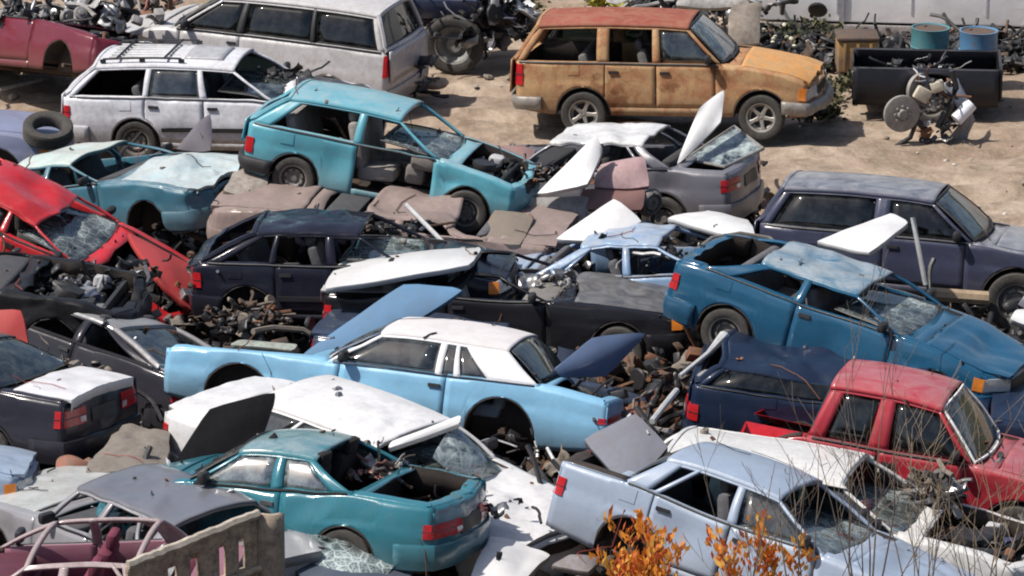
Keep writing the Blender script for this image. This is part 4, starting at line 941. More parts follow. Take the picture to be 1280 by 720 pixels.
# ---------------------------------------------------------------- setting
def ground():
    m, n, b = _mat('dirt')
    t1 = tex_noise(n, .35, 6, .6, dist=.3); t2 = tex_noise(n, 2.2, 9, .7, dist=.2); t3 = tex_noise(n, 14, 6, .7)
    c = mix(n, ramp(n, t1.outputs[0], .38, .6).outputs[0], (.27, .195, .14), (.42, .335, .26))
    c = mix(n, ramp(n, t2.outputs[0], .36, .66).outputs[0], c, (.17, .125, .085))
    c = mix(n, mth(n, 'MULTIPLY', ramp(n, t3.outputs[0], .5, .75).outputs[0], .5), c, (.47, .40, .32))
    tc = N(n, 'ShaderNodeTexCoord'); sep = N(n, 'ShaderNodeSeparateXYZ'); n.links.new(tc.outputs['Object'], sep.inputs[0])
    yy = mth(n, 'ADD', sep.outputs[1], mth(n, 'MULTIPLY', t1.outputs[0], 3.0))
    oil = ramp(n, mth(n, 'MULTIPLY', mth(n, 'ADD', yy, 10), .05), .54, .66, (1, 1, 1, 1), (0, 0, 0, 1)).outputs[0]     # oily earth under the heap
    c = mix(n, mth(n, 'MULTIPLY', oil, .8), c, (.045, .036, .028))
    t5 = tex_noise(n, .8, 7, .65, dist=.6); c = mix(n, mth(n, 'MULTIPLY', ramp(n, t5.outputs[0], .60, .70).outputs[0], .55), c, (.11, .08, .058))
    n.links.new(c, b.inputs['Base Color']); b.inputs['Roughness'].default_value = .95
    bm = N(n, 'ShaderNodeBump'); bm.inputs['Strength'].default_value = .9; bm.inputs['Distance'].default_value = .06
    n.links.new(mth(n, 'ADD', t2.outputs[0], mth(n, 'MULTIPLY', t3.outputs[0], .3)), bm.inputs['Height']); n.links.new(bm.outputs[0], b.inputs['Normal'])
    g = MB()
    xs = [-400, -120, -40, -20] + [x * .22 - 14 for x in range(0, 128)] + [20, 40, 120, 400]
    ys = [-60, -30, -20] + [y * .22 - 16 for y in range(0, 76)] + [y * .1 + .8 for y in range(0, 170)] + [18 + y * .4 for y in range(0, 12)] + [30, 60, 150, 500]
    def h(x, y):
        if abs(x) > 18 or y > 24 or y < -18: return -.05
        k = .13 * noise.noise((x * .35, y * .45, 3)) + .05 * noise.noise((x * 1.4, y * 2.2, 7)) + .025 * noise.noise((x * 5, y * 5, 1))
        k += .05 * math.sin(y * 2.4 + .5 * math.sin(x * .35) + x * .12) * max(0, noise.noise((x * .2, y * .2, 11)) + .5) * (1 if y > 1 else 0)
        for (y0, sl, amp) in ((3.9, .05, .6), (5.5, .03, .5), (9.6, -.10, .4)):
            yc = y0 + sl * x + amp * math.sin(x * .22 + y0)
            for o_ in (-.75, .75):
                d_ = (y - yc - o_) / .17
                if abs(d_) < 3: k += 1.7 * (-.075 * math.exp(-d_ * d_) + .035 * math.exp(-(abs(d_) - 1.6) ** 2 * 3)) * (.6 + .5 * noise.noise((x * .8, y0, 2)))
        return k - .06
    g.grid([[Vector((x, y, h(x, y))) for y in ys] for x in xs])
    tag(g.build('ground', m, smooth=180), kind='structure')
    return h
GH = ground()
def unseen_hills():  # unseen ring of slopes, added to darken side reflections and sky fill
    m = plain((.045, .055, .03), .95, var=.5, scale=.12, c2=(.09, .08, .045), name='unseen_slope'); g = MB(); n = 96
    rows = []
    for i in range(n + 1):
        a = 2 * math.pi * (i % n) / n; r = []
        for k in range(9):
            t = k / 8; rr_ = 120 + 70 * t; hh = (26 + 9 * noise.noise((math.cos(a) * 2, math.sin(a) * 2, 5))) * math.sin(t * math.pi / 2) ** .8
            r.append(Vector((rr_ * math.cos(a), rr_ * math.sin(a), hh - .3 + 2.5 * noise.noise((math.cos(a) * 14, math.sin(a) * 14, k * .9)) * (k > 0))))
        rows.append(r)
    g.grid(rows); tag(g.build('unseen_hills', m, smooth=180), kind='structure')
unseen_hills()

SG = {'DG': glass((.012, .014, .02), .12, 0, .05), 'LG': glass((.20, .22, .22), .7, 0, .55), 'DK': TRIM}
import os
CARS = {}
for key, sp in SPEC.items():
    if key not in POSE: continue
    kw = dict(sp['kw'])
    if 'mats' in kw: kw['mats'] = {k: (SG[v] if isinstance(v, str) else v) for k, v in kw['mats'].items()}
    CARS[key] = Car(sp['name'], sp['label'], sp['cat'], POSE[key], sp['group'], **kw)
# ---------------------------------------------------------------- loose things
def WY(px, py, y):
    p = R(PITCH); a = (px - 640) / FPX; b = (py - 360) / FPX
    d = Vector((a, math.cos(p) - b * math.sin(p), -math.sin(p) - b * math.cos(p)))
    return CAM0 + d * ((y - CAM0.y) / d.y)
def sheet(name, label, cat, cs, m, bulge=.05, amp=.02, scl=2.0, th=.02, ribs=True, group=None, n=14, seed=0, lip=.05, under=None):
    """a torn off body panel: four corners, a bulge, an edge that is turned down and braces on its inner face"""
    P = [Vector(c) for c in cs]; ctr = sum(P, Vector()) / 4; nn = (P[2] - P[0]).cross(P[3] - P[1]).normalized()
    if nn.z < 0: nn = -nn
    o0 = ctr; mb = MB(); rows = []
    def f(i, j):
        u, v = i / n, j / n; p = P[0].lerp(P[1], u).lerp(P[3].lerp(P[2], u), v)
        rx = 1 - (2 * u - 1) ** 2; ry = 1 - (2 * v - 1) ** 2
        q = p + nn * (bulge * rx * ry)
        # corners drawn in a little
        k = max(0, abs(2 * u - 1) + abs(2 * v - 1) - 1.6) * .35; q = q.lerp(ctr, k * .35)
        w = vn(q, scl, seed); q += (w * .8 + nn * (vor(q, scl * .8, seed) - .35) * 1.4) * amp
        return q - o0
    g = [[f(i, j) for j in range(n + 1)] for i in range(n + 1)]
    d = -nn * lip
    g = [[r[0] + d] + r + [r[-1] + d] for r in g]; g = [[p + d for p in g[0]]] + g + [[p + d for p in g[-1]]]
    mb.grid(g); ro = empty(name, o0); o = mb.build('panel', m, ro, solid=th, off=0)
    if ribs:
        b = MB(); e = -nn * .03; k = n // 3
        for idx in (2, n // 2, n - 1): b.tube([g[idx][j] + e for j in range(2, n + 1)], .022, 5)
        for idx in (3, n - 1): b.tube([g[i][idx] + e for i in range(2, n + 1)], .022, 5)
        b.build('inner_brace', under or m, ro)
    tag(ro, label, cat, group or 'torn off panels lying in the heap'); return ro
WHT = P((.78, .79, .80), .3, dirt=.06); 
LB = P((.045, .20, .40), .5, dirt=.1, coat=0)
sheet('car_bonnet', 'deep blue bonnet panel raised behind the light blue coupe', 'car panel', [WY(374, 446, -4.95), WY(462, 436, -5.1), WY(582, 362, -4.75), WY(506, 354, -4.5)], LB, .05, .012)
sheet('boot_lid', 'blue boot lid standing up at the tail of the light blue coupe', 'car panel', [WY(686, 470, -6.5), WY(742, 422, -6.0), WY(808, 416, -5.7), WY(758, 470, -6.1)], P((.03, .11, .28), .35, dirt=.1, coat=1), .04, .02, under=P((.3, .5, .66)))
sheet('boot_lid', 'white boot lid standing upright on the grey mauve saloon', 'car panel', [WY(845, 208, 1.9), WY(874, 135, 2.3), WY(905, 112, 2.6), WY(901, 152, 2.2)], WHT, .06, .01)
g_ = sheet('rear_window', 'framed grey glass rear window lying on the tail of the grey mauve saloon', 'window', [WY(857, 199, 2.3), WY(906, 209, 1.8), WY(954, 186, 2.2), WY(918, 158, 2.8)], glass((.45, .5, .5), .6, 0, 1.0), .03, .0, ribs=False, th=.008, lip=.004)
e_ = MB(); cs_ = [WY(857, 199, 2.3), WY(906, 209, 1.8), WY(954, 186, 2.2), WY(918, 158, 2.8)]; e_.tube([c_ - g_.location for c_ in cs_], .025, 6, closed=True); e_.build('window_frame', P((.4, .42, .45)), g_)
sheet('boot_lid', 'long silver boot lid lying over the back of the black coupe', 'car panel', [WY(403, 363, -3.75), WY(425, 327, -2.6), WY(603, 308, -2.3), WY(589, 331, -3.6)], P((.66, .67, .68), .25, dirt=.04), .10, .01)
sheet('body_panel', 'silver door panel below the raised white bonnet with black edge', 'car panel', [WY(648, 280, .2), WY(652, 248, .4), WY(738, 246, .4), WY(730, 280, .2)], P((.42, .43, .46), .3), .05, .01)
sheet('body_panel', 'faded pink fender standing in front of the grey mauve saloon', 'car panel', [WY(742, 236, .5), WY(750, 205, .9), WY(806, 196, .9), WY(812, 232, .5)], P((.62, .38, .42), .35, dirt=.2), .08, .03)
sheet('body_panel', 'dark red tail panel under the faded pink fender', 'car panel', [WY(722, 262, .3), WY(728, 240, .5), WY(806, 236, .5), WY(802, 262, .3)], P((.20, .03, .05), .35, dirt=.2), .05, .04)
make_tyre_later = (WY(818, 256, .5),)
sheet('car_bonnet', 'white bonnet with black edge standing up beside the faded pink car', 'car panel', [WY(670, 243, .2), WY(745, 169, .8), WY(753, 186, .7), WY(734, 231, .1)], WHT, .05, .01)
sheet('car_bonnet', 'plain white bonnet with pointed corner above the light blue roofed saloon', 'car panel', [WY(694, 299, -1.6), WY(768, 248, -1.0), WY(803, 277, -1.3), WY(740, 301, -1.9)], WHT, .03, .01)
gw_ = sheet('windshield', 'cracked pale windscreen leaning up behind the open boot of the bright teal coupe', 'windscreen', [WY(540, 572, -10.05), WY(566, 530, -9.6), WY(630, 588, -9.5), WY(590, 606, -9.9)], glass((.55, .65, .62), .5, .45, .9, cs=5), .08, .01, ribs=False, th=.008, lip=.004)
sheet('body_panel', 'thin white roof edge bent up above the open boot of the bright teal coupe', 'car panel', [WY(486, 560, -10.0), WY(490, 552, -9.9), WY(576, 520, -9.6), WY(574, 530, -9.7)], WHT, .02, .01, ribs=False)
gs_ = sheet('windshield', 'large shattered bluish windscreen lying below the bright teal coupe', 'windscreen', [WY(350, 672, -12.0), WY(414, 645, -11.3), WY(496, 708, -12.2), WY(430, 765, -13.0)], glass((.3, .5, .55), .5, .7, .3, cs=7), .12, .01, ribs=False, th=.008, lip=.004)
sheet('body_panel', 'dark blue bonnet panel under the shattered bluish windscreen', 'car panel', [WY(355, 700, -12.4), WY(420, 665, -11.4), WY(520, 715, -12.2), WY(440, 775, -13.2)], P((.02, .05, .10), .35, dirt=.15), .08, .02)
sheet('car_bonnet', 'broad white bonnet lying flat behind the ring frame of the dark teal coupe', 'car panel', [WY(832, 274, -1.2), WY(884, 262, -.6), WY(938, 274, -.9), WY(944, 300, -2.0)], WHT, .05, .03)
sheet('body_panel', 'white panel with jagged tip sticking up behind the dark teal coupe', 'car panel', [WY(1019, 302, -2.9), WY(1114, 266, -1.9), WY(1136, 278, -2.3), WY(1086, 317, -3.6)], WHT, .02, .01, ribs=False)
sheet('boot_lid', 'grey blue boot lid raised at the tail of the pale grey blue saloon', 'car panel', [WY(729, 549, -10.9), WY(794, 516, -10.6), WY(836, 560, -11.0), WY(782, 609, -11.6)], P((.17, .21, .30), .5, dirt=.15, coat=.2), .03, .02)
sheet('body_panel', 'black door panel leaning between the white saloon and the bright teal coupe', 'car panel', [WY(214, 588, -9.75), WY(262, 510, -9.45), WY(345, 490, -9.4), WY(322, 556, -9.7)], plain((.010, .010, .012), .8, name='black_trim_card', spec=.08), .02, .02)
sheet('body_panel', 'bright red panel standing up at the left edge behind the charcoal saloon', 'car panel', [WY(-30, 470, -6.2), WY(-28, 388, -5.9), WY(26, 388, -5.9), WY(38, 446, -6.2)], P((.45, .008, .014), .4, dirt=.05, coat=.2), .03, .015)
sheet('body_panel', 'dusty cream panel lying under the rear wheel of the turquoise hatchback', 'car panel', [WY(278, 238, .3), WY(296, 208, 1.0), WY(338, 212, .9), WY(330, 252, .2)], P((.5, .46, .43), .5, dirt=.4), .03, .04)
sheet('body_panel', 'dusty brown panel lying under the front wheel of the turquoise hatchback', 'car panel', [WY(600, 300, -1.0), WY(618, 262, .0), WY(668, 270, -.2), WY(650, 308, -1.2)], P((.24, .19, .15), .6, dirt=.3), .03, .02)
sheet('body_panel', 'long grey sill panel lying over the dark blue van body', 'car panel', [WY(870, 470, -6.9), WY(880, 462, -6.7), WY(966, 458, -6.7), WY(962, 466, -6.9)], P((.42, .44, .46), .3), .01, .01, ribs=False)
sheet('body_panel', 'pale green strip of trim lying behind the light blue coupe', 'car panel', [WY(288, 431, -4.9), WY(300, 425, -4.7), WY(372, 431, -4.8), WY(366, 438, -5.0)], P((.52, .66, .60), .3), .01, .01, ribs=False)
sheet('body_panel', 'crumpled brown grey sheet lying in front of the charcoal saloon', 'car panel', [WY(100, 590, -9.6), WY(150, 533, -8.0), WY(212, 540, -8.0), WY(205, 592, -9.6)], plain((.20, .175, .15), .9, name='dull_sheet'), .06, .08, 2.6, ribs=False)
sheet('body_panel', 'orange red broken panel lying in front of the charcoal saloon', 'car panel', [WY(66, 598, -9.2), WY(80, 570, -8.6), WY(138, 578, -8.6), WY(125, 606, -9.2)], P((.42, .08, .03), .4, dirt=.5, rust=.3), .05, .10, 3, ribs=False)
sheet('body_panel', 'white quarter panel lying below the nose of the white saloon', 'car panel', [WY(590, 720, -12.1), WY(612, 668, -11.0), WY(690, 690, -11.2), WY(640, 735, -12.2)], WHT, .04, .05)
sheet('body_panel', 'rolled grey blue panel lying among debris under the grey blue saloon', 'car panel', [WY(690, 705, -12.2), WY(712, 690, -12.0), WY(752, 696, -12.0), WY(735, 716, -12.4)], P((.24, .24, .30), .4, dirt=.4), .06, .03, ribs=False)
sheet('body_panel', 'white fender edge poking in at the right edge below the dark teal coupe', 'car panel', [WY(1236, 522, -5.8), WY(1262, 500, -5.4), WY(1300, 492, -5.4), WY(1300, 535, -5.8)], WHT, .04, .03, ribs=False)
sheet('body_panel', 'white panel corner at the right edge beside the nose of the dark teal coupe', 'car panel', [WY(1262, 398, -3.6), WY(1272, 386, -3.2), WY(1310, 386, -3.2), WY(1310, 414, -3.6)], WHT, .03, .02, ribs=False)

def bars(name, label, cat, paths, r, m, group=None, n=8):
    P0 = Vector(paths[0][0]); mb = MB()
    for p in paths:
        p = [Vector(q) - P0 for q in p]; mb.tube(p, r, n)
    o = mb.build(name, m); o.location = P0; tag(o, label, cat, group); return o
GP = plain((.55, .56, .56), .4, metal=.2, name='pale_metal')
bars('gas_strut', 'grey metal prop standing between the dark teal coupe and the slate blue four wheel drive', 'prop', [[WY(1141, 272, -2.6), WY(1146, 300, -2.7), WY(1157, 356, -2.8)]], .03, GP)
bars('metal_rod', 'straight pale rod slanting below the sill of the turquoise hatchback', 'rod', [[WY(508, 256, -.8), WY(554, 303, -1.4)]], .03, GP)
bars('exhaust_pipe', 'silver exhaust pipe with fat end below the dark teal coupe', 'exhaust pipe', [[WY(850, 470, -6.7), WY(885, 442, -6.3), WY(906, 420, -6.0)]], [.025, .03, .07], GP)
bars('exhaust_pipe', 'thin pale pipe lying at the tail of the light blue coupe', 'exhaust pipe', [[WY(815, 527, -8.4), WY(832, 505, -8.0), WY(846, 488, -7.7)]], .035, GP)
bars('window_frame', 'bare dark ring frame standing at the tail of the dark teal coupe', 'window frame', [[WY(*q, -3.9 + .9 * t) for *q, t in ((866, 330, 0), (872, 312, .3), (890, 298, .8), (925, 292, 1), (962, 298, 1), (978, 312, .6), (940, 322, .2), (900, 323, 0), (866, 330, 0))]], .03, P((.10, .12, .14), .3))
bars('sunlit_strip', 'tan bar standing in for sunlit ground under the slate blue four wheel drive', 'beam', [[WY(1165, 368, -2.0), WY(1235, 373, -2.0)]], .09, plain((.36, .27, .18), .8, name='sunlit_ground'))  # bar in place of sunlit earth, the light put into its tan colour
bars('bent_bar', 'thin dark bent bar hanging over the tail of the white estate car roof', 'bar', [[WY(690, 575, -9.3), WY(720, 610, -9.5)]], .025, GREASE)
bars('metal_pole', 'thin bare pole lying on the dirt at the top left', 'pole', [[W3(0, 112, .06), W3(35, 104, .08), W3(60, 97, .08)]], .03, GP)
bars('metal_rod', 'pale curved tie rod hanging behind the rear wheel arch of the light blue coupe', 'rod', [[WY(664, 535, -7.0), WY(672, 560, -7.1), WY(672, 572, -7.2)]], .02, GP)
bars('metal_rod', 'thin grey rod leaning between the light blue coupe and the raised grey blue lid', 'rod', [[WY(684, 560, -8.6), WY(700, 590, -8.9), WY(706, 604, -9.0)]], .02, GP)

# tyres and brake parts that lie loose
def tyre(label, loc, r, rot, group='loose tyres', name='tyre'):
    if (round(r, 2), 'steel', 1) not in WM:
        w_ = make_wheel(None, (0, 0, 0), r, 1, 'steel'); [bpy.data.objects.remove(x_) for x_ in list(w_.children)[1:]]
        t_ = w_.children[0]; t_.parent = None; t_.name = name; t_.location = loc; t_.rotation_euler = rot; bpy.data.objects.remove(w_); tag(t_, label, 'tyre', group); del WM[(round(r, 2), 'steel', 1)]; return
    o = WM[(round(r, 2), 'steel', 1)][0].copy(); COL.objects.link(o); o.parent = None; o.name = name; o.location = loc; o.rotation_euler = rot; tag(o, label, 'tyre', group)
for o in list(bpy.data.objects):
    pass
tyre('black tyre lying flat on the violet blue car at the left edge', WY(60, 163, 3.6), .34, (R(110), R(6), 0))
tyre('tyre standing on edge right of the faded pink fender', make_tyre_later[0], .29, (R(5), 0, R(35)))
tyre('tyre lying on its side in the dark gap behind the dark red car', W3(150, 70, .15), .30, (R(85), 0, 0))
def drum(label, x, y, m, rust):
    t = MB(); r = .29; h = .88
    pr = [(0, 0), (r - .01, 0), (r, .02), (r, .30), (r + .012, .31), (r, .32), (r, .58), (r + .012, .59), (r, .60), (r, h - .02), (r + .008, h), (r - .02, h), (r - .03, h - .02)]
    t.lathe(pr, 40, Matrix.Rotation(R(90), 3, 'X')); ro = empty('steel_drum', (x, y, .0), (0, 0, random.random() * 6)); o = t.build('drum_shell', m, ro)
    l = MB(); l.lathe([(r - .03, h - .02), (0, h - .02)], 40, Matrix.Rotation(R(90), 3, 'X')); l.lathe([(.0, h + .0), (.03, h + .0), (.035, h - .02)], 12, Matrix.Rotation(R(90), 3, 'X'), (.16, 0, 0)); l.build('drum_lid', rust, ro)
    tag(ro, label, 'drum', 'steel drums under the trailer')
def at(px, py): w = W3(px, py, 0); return w.x, w.y
DR = plain((.06, .05, .05), .8, c2=(.12, .07, .04), name='rusty_lid')
drum('teal drum with a dark lid standing under the trailer', *at(1161, 104), paint((.03, .20, .24), .5, rust=.2, seed=4), DR)
drum('blue drum with rusty lid, rightmost of the drums', *at(1221, 108), paint((.05, .20, .38), .5, rust=.25, seed=5), DR)
def crate():
    b = MB(); x, y = at(1070, 88); ro = empty('orange_bin', (x, y, 0)); b.box((0, 0, .28), (.62, .6, .50), bev=.04); b.mi = 1; b.box((0, 0, .56), (.66, .64, .06), bev=.02); b.mi = 0
    for k in (-.2, 0, .2): b.box((k, -.305, .28), (.05, .02, .44), bev=.008)
    b.build('bin_body', [paint((.42, .22, .05), .6, rust=.3, seed=6), DR], ro); b = MB()
    for k in (-.25, .25): b.box((k, 0, .0), (.08, .58, .06))
    b.build('skid', DR, ro)
    tag(ro, 'orange metal bin with a dark cover under the trailer', 'bin')
crate()
# trailer along the back
def trailer():
    p = W3(955, 60, 0); x0 = p.x; y = p.y + 1.6; ro = empty('box_trailer', (x0, y, 0), (0, 0, R(-7)))
    z0 = WY(960, 27, y).z - .12; wm = paint((.88, .88, .90), .4, dirt=.03); L_ = 11.5
    b = MB(); b.box((L_ / 2, 1.25, z0 + 1.5), (L_, 2.5, 2.7), bev=.03); o = b.build('box_body', wm, ro)
    r_ = MB()
    for k in range(1, 10): r_.box((k * 1.2 - .02 + .1, -.006, z0 + 1.55), (.03, .012, 2.5))
    r_.build('panel_seam', plain((.45, .46, .48), .5), o)
    r_ = MB(); r_.box((1.35, -.02, z0 + 1.5), (.08, .05, 2.7)); r_.build('corner_post', plain((.35, .35, .37), .5), o)
    q = MB(); q.box((L_ / 2, -.03, z0 + .04), (L_, .08, .16), bev=.01); q.build('side_rail', paint((.40, .41, .46), .4, dirt=.5), ro)
    for k in (2.1, 2.95, 3.6): q = MB(); q.box((k, -.08, z0 + .07), (.06, .04, .05)); q.build('marker_lamp', plain((.05, .04, .05), .4), ro)
    q = MB(); q.box((L_ / 2, .7, z0 - .12), (L_ * .95, .12, .2)); q.box((L_ / 2, 1.8, z0 - .12), (L_ * .95, .12, .2)); q.box((6.2, .3, z0 / 2 - .05), (.12, .12, z0 - .1)); q.box((.5, 1.9, z0 / 2 - .05), (.14, .14, z0 - .1)); q.build('chassis', UNDER, ro)
    for k in (8.2, 9.4): make_wheel(ro, (k, .35, .5), .5, -1, 'truck')
    tag(ro, 'long white box trailer with grey side rail at the top right', 'trailer')
    # dark bushes and shade behind, under the trailer
    return x0, y
TX, TY = trailer()
def leafy(mb, c, rx, ry, rz, n, s, rn, mis=(0, 1)):
    for _ in range(n):
        while True:
            d = Vector((rn.uniform(-1, 1), rn.uniform(-1, 1), rn.uniform(0, 1)))
            if d.length < 1: break
        d *= .5 + .5 * noise.noise(d * 2 + Vector(c)) + .3; p = Vector(c) + Vector((d.x * rx, d.y * ry, d.z * rz))
        a = Vector((rn.uniform(-1, 1), rn.uniform(-1, 1), rn.uniform(-.2, 1))).normalized() * s * rn.uniform(.5, 1.3); b = a.cross(Vector((rn.uniform(-1, 1), rn.uniform(-1, 1), rn.uniform(-1, 1)))).normalized() * s * .35
        mb.mi = rn.choice(mis); mb.add([p, p + a * .5 + b, p + a, p + a * .5 - b], [(0, 1, 2, 3)])
def weeds():
    rn = random.Random(3)
    gm = [plain((.03, .042, .016), .8, var=.4, name='weed_leaf'), plain((.12, .11, .05), .8, var=.4, name='dry_leaf')]
    mb = MB()
    for k in range(34):
        px = rn.choice([rn.uniform(960, 1050), rn.uniform(560, 720), rn.uniform(970, 1040)]); py = rn.uniform(44, 66) if px > 900 else rn.uniform(-6, 30)
        c = W3(px, py, -.05); leafy(mb, c, .5, .35, rn.uniform(.1, .4), 70, .10, rn)
    for k in range(16):
        c = W3(rn.uniform(1005, 1062), rn.uniform(100, 170), -.05); leafy(mb, c, .25, .2, rn.uniform(.15, .4), 60, .10, rn, (1, 1, 0))
    tag(mb.build('weeds', gm), kind='stuff')
    m2 = MB(); c = W3(770, 8, -.05)
    for k in range(7): leafy(m2, c + Vector((rn.uniform(-.6, .6), rn.uniform(-.3, .3), 0)), .5, .4, .5, 160, .14, rn, (0,))
    tag(m2.build('yellow_bush', plain((.42, .36, .05), .8, var=.4, c2=(.25, .26, .06), name='yellow_leaf')), 'low yellow green bush behind the roof of the rusted four wheel drive', 'bush')
    m3 = MB(); c = W3(985, 62, .1)
    for k in range(9):
        p = c + Vector((rn.uniform(-.4, .5), rn.uniform(-.3, .3), rn.uniform(.1, .5))); m3.lathe([(0, -.02), (.03, -.01), (.035, 0), (.03, .01), (0, .02)], 7, Matrix.Rotation(rn.random() * 3, 3, 'X'), p)
    tag(m3.build('white_blossom', plain((.75, .74, .55), .8, name='petal')), kind='stuff')
weeds()
# black pickup bed standing on the ground
def pickup_bed():
    x, y = at(1160, 146); ro = empty('pickup_bed', (x, y + .6, 0), (0, 0, R(-5))); m = P((.008, .009, .014), .4, dirt=.08, coat=.5); b = MB()
    L_, W_, z0, z1 = 2.15, 1.3, .18, .72
    for s in (-1, 1):
        rows = []
        for i in range(25):
            xx = -L_ / 2 + L_ * i / 24; zb_ = z0
            if abs(xx - .1) < .42: zb_ = max(z0, .28 + math.sqrt(.42 ** 2 - (xx - .1) ** 2) * .9)
            rows.append([Vector((xx, s * (W_ / 2 + .06 * math.sin(math.pi * j / 6)), lerp(zb_, z1, j / 6))) for j in range(7)] + [Vector((xx, s * (W_ / 2 - .09), z1)), Vector((xx, s * (W_ / 2 - .09), z0 + .15))])
        b.grid(rows)
    b.grid([[Vector((-L_ / 2, y_, z_)) for y_ in (-W_ / 2, 0, W_ / 2)] for z_ in (z0 + .1, z1 - .02)]); b.grid([[Vector((xx, y_, z0 + .15)) for y_ in (-W_ / 2 + .1, 0, W_ / 2 - .1)] for xx in (-L_ / 2, L_ / 2)])
    b.build('bed_box', m, ro, solid=.025); t = MB(); t.box((L_ / 2 + .03, 0, .5), (.05, W_ * .98, .50), bev=.015); t.build('tailgate', m, ro)
    u = MB(); u.tube([(0.1, -.6, .2), (.1, .6, .2)], .05); u.box((0, .3, .16), (2.1, .08, .12)); u.box((0, -.3, .16), (2.1, .08, .12)); u.build('frame_rail', UNDER, ro)
    make_wheel(ro, (.1, -.66, .26), .34, -1, 'steel')
    tag(ro, 'black pickup bed lying on the ground in front of the drums', 'pickup bed'); return ro
PB = pickup_bed()
# scrap of many kinds; each call gives one mesh with several metals
SM = [GREASE, RUSTM, TRIM, STEEL, ALU, P((.50, .51, .53)), P((.03, .05, .11)), P((.30, .03, .03)), UNDER, plain((.20, .17, .14), .8, name='dusty_metal')]
def bit(mb, p, rn, s=1.0, mis=None):
    mb.mi = rn.choice(mis or (0, 0, 1, 0, 2, 2, 2, 3, 8, 8, 2, 2, 0, 9, 5 if rn.random() < .35 else 8, 6, 7 if rn.random() < .3 else 2)); k = rn.random(); rot = (rn.uniform(-1, 1), rn.uniform(-1, 1), rn.uniform(0, 6))
    if k < .38:
        M = Euler(rot).to_matrix(); w, h = rn.uniform(.12, .45) * s, rn.uniform(.08, .32) * s; sd_ = rn.uniform(0, 50); rows = []
        for i in range(6): rows.append([Vector(p) + M @ (Vector(((i / 5 - .5) * w, (j / 4 - .5) * h, .04 * s * math.sin(i * 1.3 + sd_))) + noise.noise_vector(Vector((i * .5 + sd_, j * .5, 0))) * .05 * s) for j in range(5)])
        mb.grid(rows)
    elif k < .68:
        q = [Vector(p)]; dd = Vector((rn.uniform(-1, 1), rn.uniform(-1, 1), rn.uniform(-.3, .4))).normalized()
        for _ in range(rn.randint(2, 6)):
            dd = (dd + Vector((rn.uniform(-.5, .5), rn.uniform(-.5, .5), rn.uniform(-.35, .3)))).normalized(); q.append(q[-1] + dd * rn.uniform(.07, .2) * s)
        mb.tube(q, rn.uniform(.008, .035) * s, 6)
    elif k < .9: mb.box(p, (rn.uniform(.05, .25) * s, rn.uniform(.04, .2) * s, rn.uniform(.03, .14) * s), rot, bev=.012)
    else: r = rn.uniform(.05, .14) * s; mb.lathe([(0, -.02), (r * .9, -.02), (r, 0), (r * .9, .03), (r * .4, .035), (r * .35, .06), (0, .06)], 14, Euler(rot).to_matrix(), p)
def heap():
    rn = random.Random(11); n_ = 0
    mb = MB()
    for _ in range(4200):
        px, py = rn.uniform(-60, 1340), rn.uniform(225, 760)
        if px < 330 and False: continue
        if px > 960 and py < 400: continue
        w = W3(px, py, 0); z = abs(rn.gauss(0, .22)); 
        if py < 270 and (px > 690 or px < 250): z *= .5
        bit(mb, (w.x, w.y, z), rn, 1.15)
    o = mb.build('scrap_rubble', SM, solid=.006); tag(o, kind='stuff')
    mb = MB()
    for _ in range(300):
        px, py = rn.uniform(-40, 1320), rn.uniform(-5, 330); w = W3(px, py, 0); r = rn.uniform(.012, .05) if rn.random() < .9 else .08; c = Vector((w.x, w.y, GH(w.x, w.y) + r * .3)); mb.mi = rn.choice((0, 0, 1, 2))
        o_ = len(mb.v); mb.lathe([(0, -r * .7), (r * .8, -r * .4), (r, 0), (r * .7, r * .5), (0, r * .7)], 7, Matrix.Rotation(R(90), 3, 'X'), c)
        for i in range(o_, len(mb.v)): mb.v[i] += noise.noise_vector(mb.v[i] * 9) * r * .5
    tag(mb.build('stones', [plain((.33, .29, .24), .9), plain((.24, .19, .15), .9), plain((.50, .46, .40), .9)]), kind='stuff')
heap()
def add_shade_scrap():  # black bits added to stand in for the shade under the trailer
    rn = random.Random(19); mb = MB()
    for _ in range(600):
        w = W3(rn.uniform(950, 1300), rn.uniform(50, 84), 0); bit(mb, (w.x, w.y, abs(rn.gauss(0, .09))), rn, .9, (2, 2, 2, 2, 8))
    tag(mb.build('shade_scrap', SM, solid=.006), kind='stuff')
add_shade_scrap()
def pile(name, label, cat, c, rx, ry, rz, n, seed, s=1.0, mis=None, group='piles of loose engine parts'):
    rn = random.Random(seed); mb = MB()
    for _ in range(n):
        d = Vector((rn.gauss(0, .45), rn.gauss(0, .45), abs(rn.gauss(0, .4)))); bit(mb, (d.x * rx, d.y * ry, d.z * rz), rn, s, mis)
    o = mb.build(name, SM, solid=.006); o.location = c; tag(o, kind='stuff'); return o
bright = (5, 5, 4, 3, 2, 0, 2, 3)
pile('engine_parts', '', '', WY(440, 287, -.9), 1.0, .3, .12, 90, 31, .6, (2, 2, 0, 8, 0, 3))
sheet('car_bonnet', 'bright red bonnet sloping down in front of the red wreck', 'car panel', [WY(160, 290, -1.1), WY(258, 342, -1.3), WY(240, 390, -2.6), WY(196, 348, -2.5)], P((.45, .008, .014), .4, dirt=.05, coat=.2), .06, .02)
pile('engine_parts', 'tangle of white and black engine parts on the dark red car', 'engine parts', WY(75, 26, 10.0), 1.3, .5, .35, 110, 1, 1.0, bright)
pile('engine_parts', 'dark tangle of suspension parts behind the dark red car', 'engine parts', W3(150, 36, .1), 1.3, .8, .6, 110, 2, 1.1)
pile('engine_parts', 'tangle of wires and shiny metal inside the black pickup bed', 'engine parts', PB.location + Vector((-.1, 0, .40)), .9, .4, .25, 90, 3, .7, (2, 3, 2, 0, 5, 2))
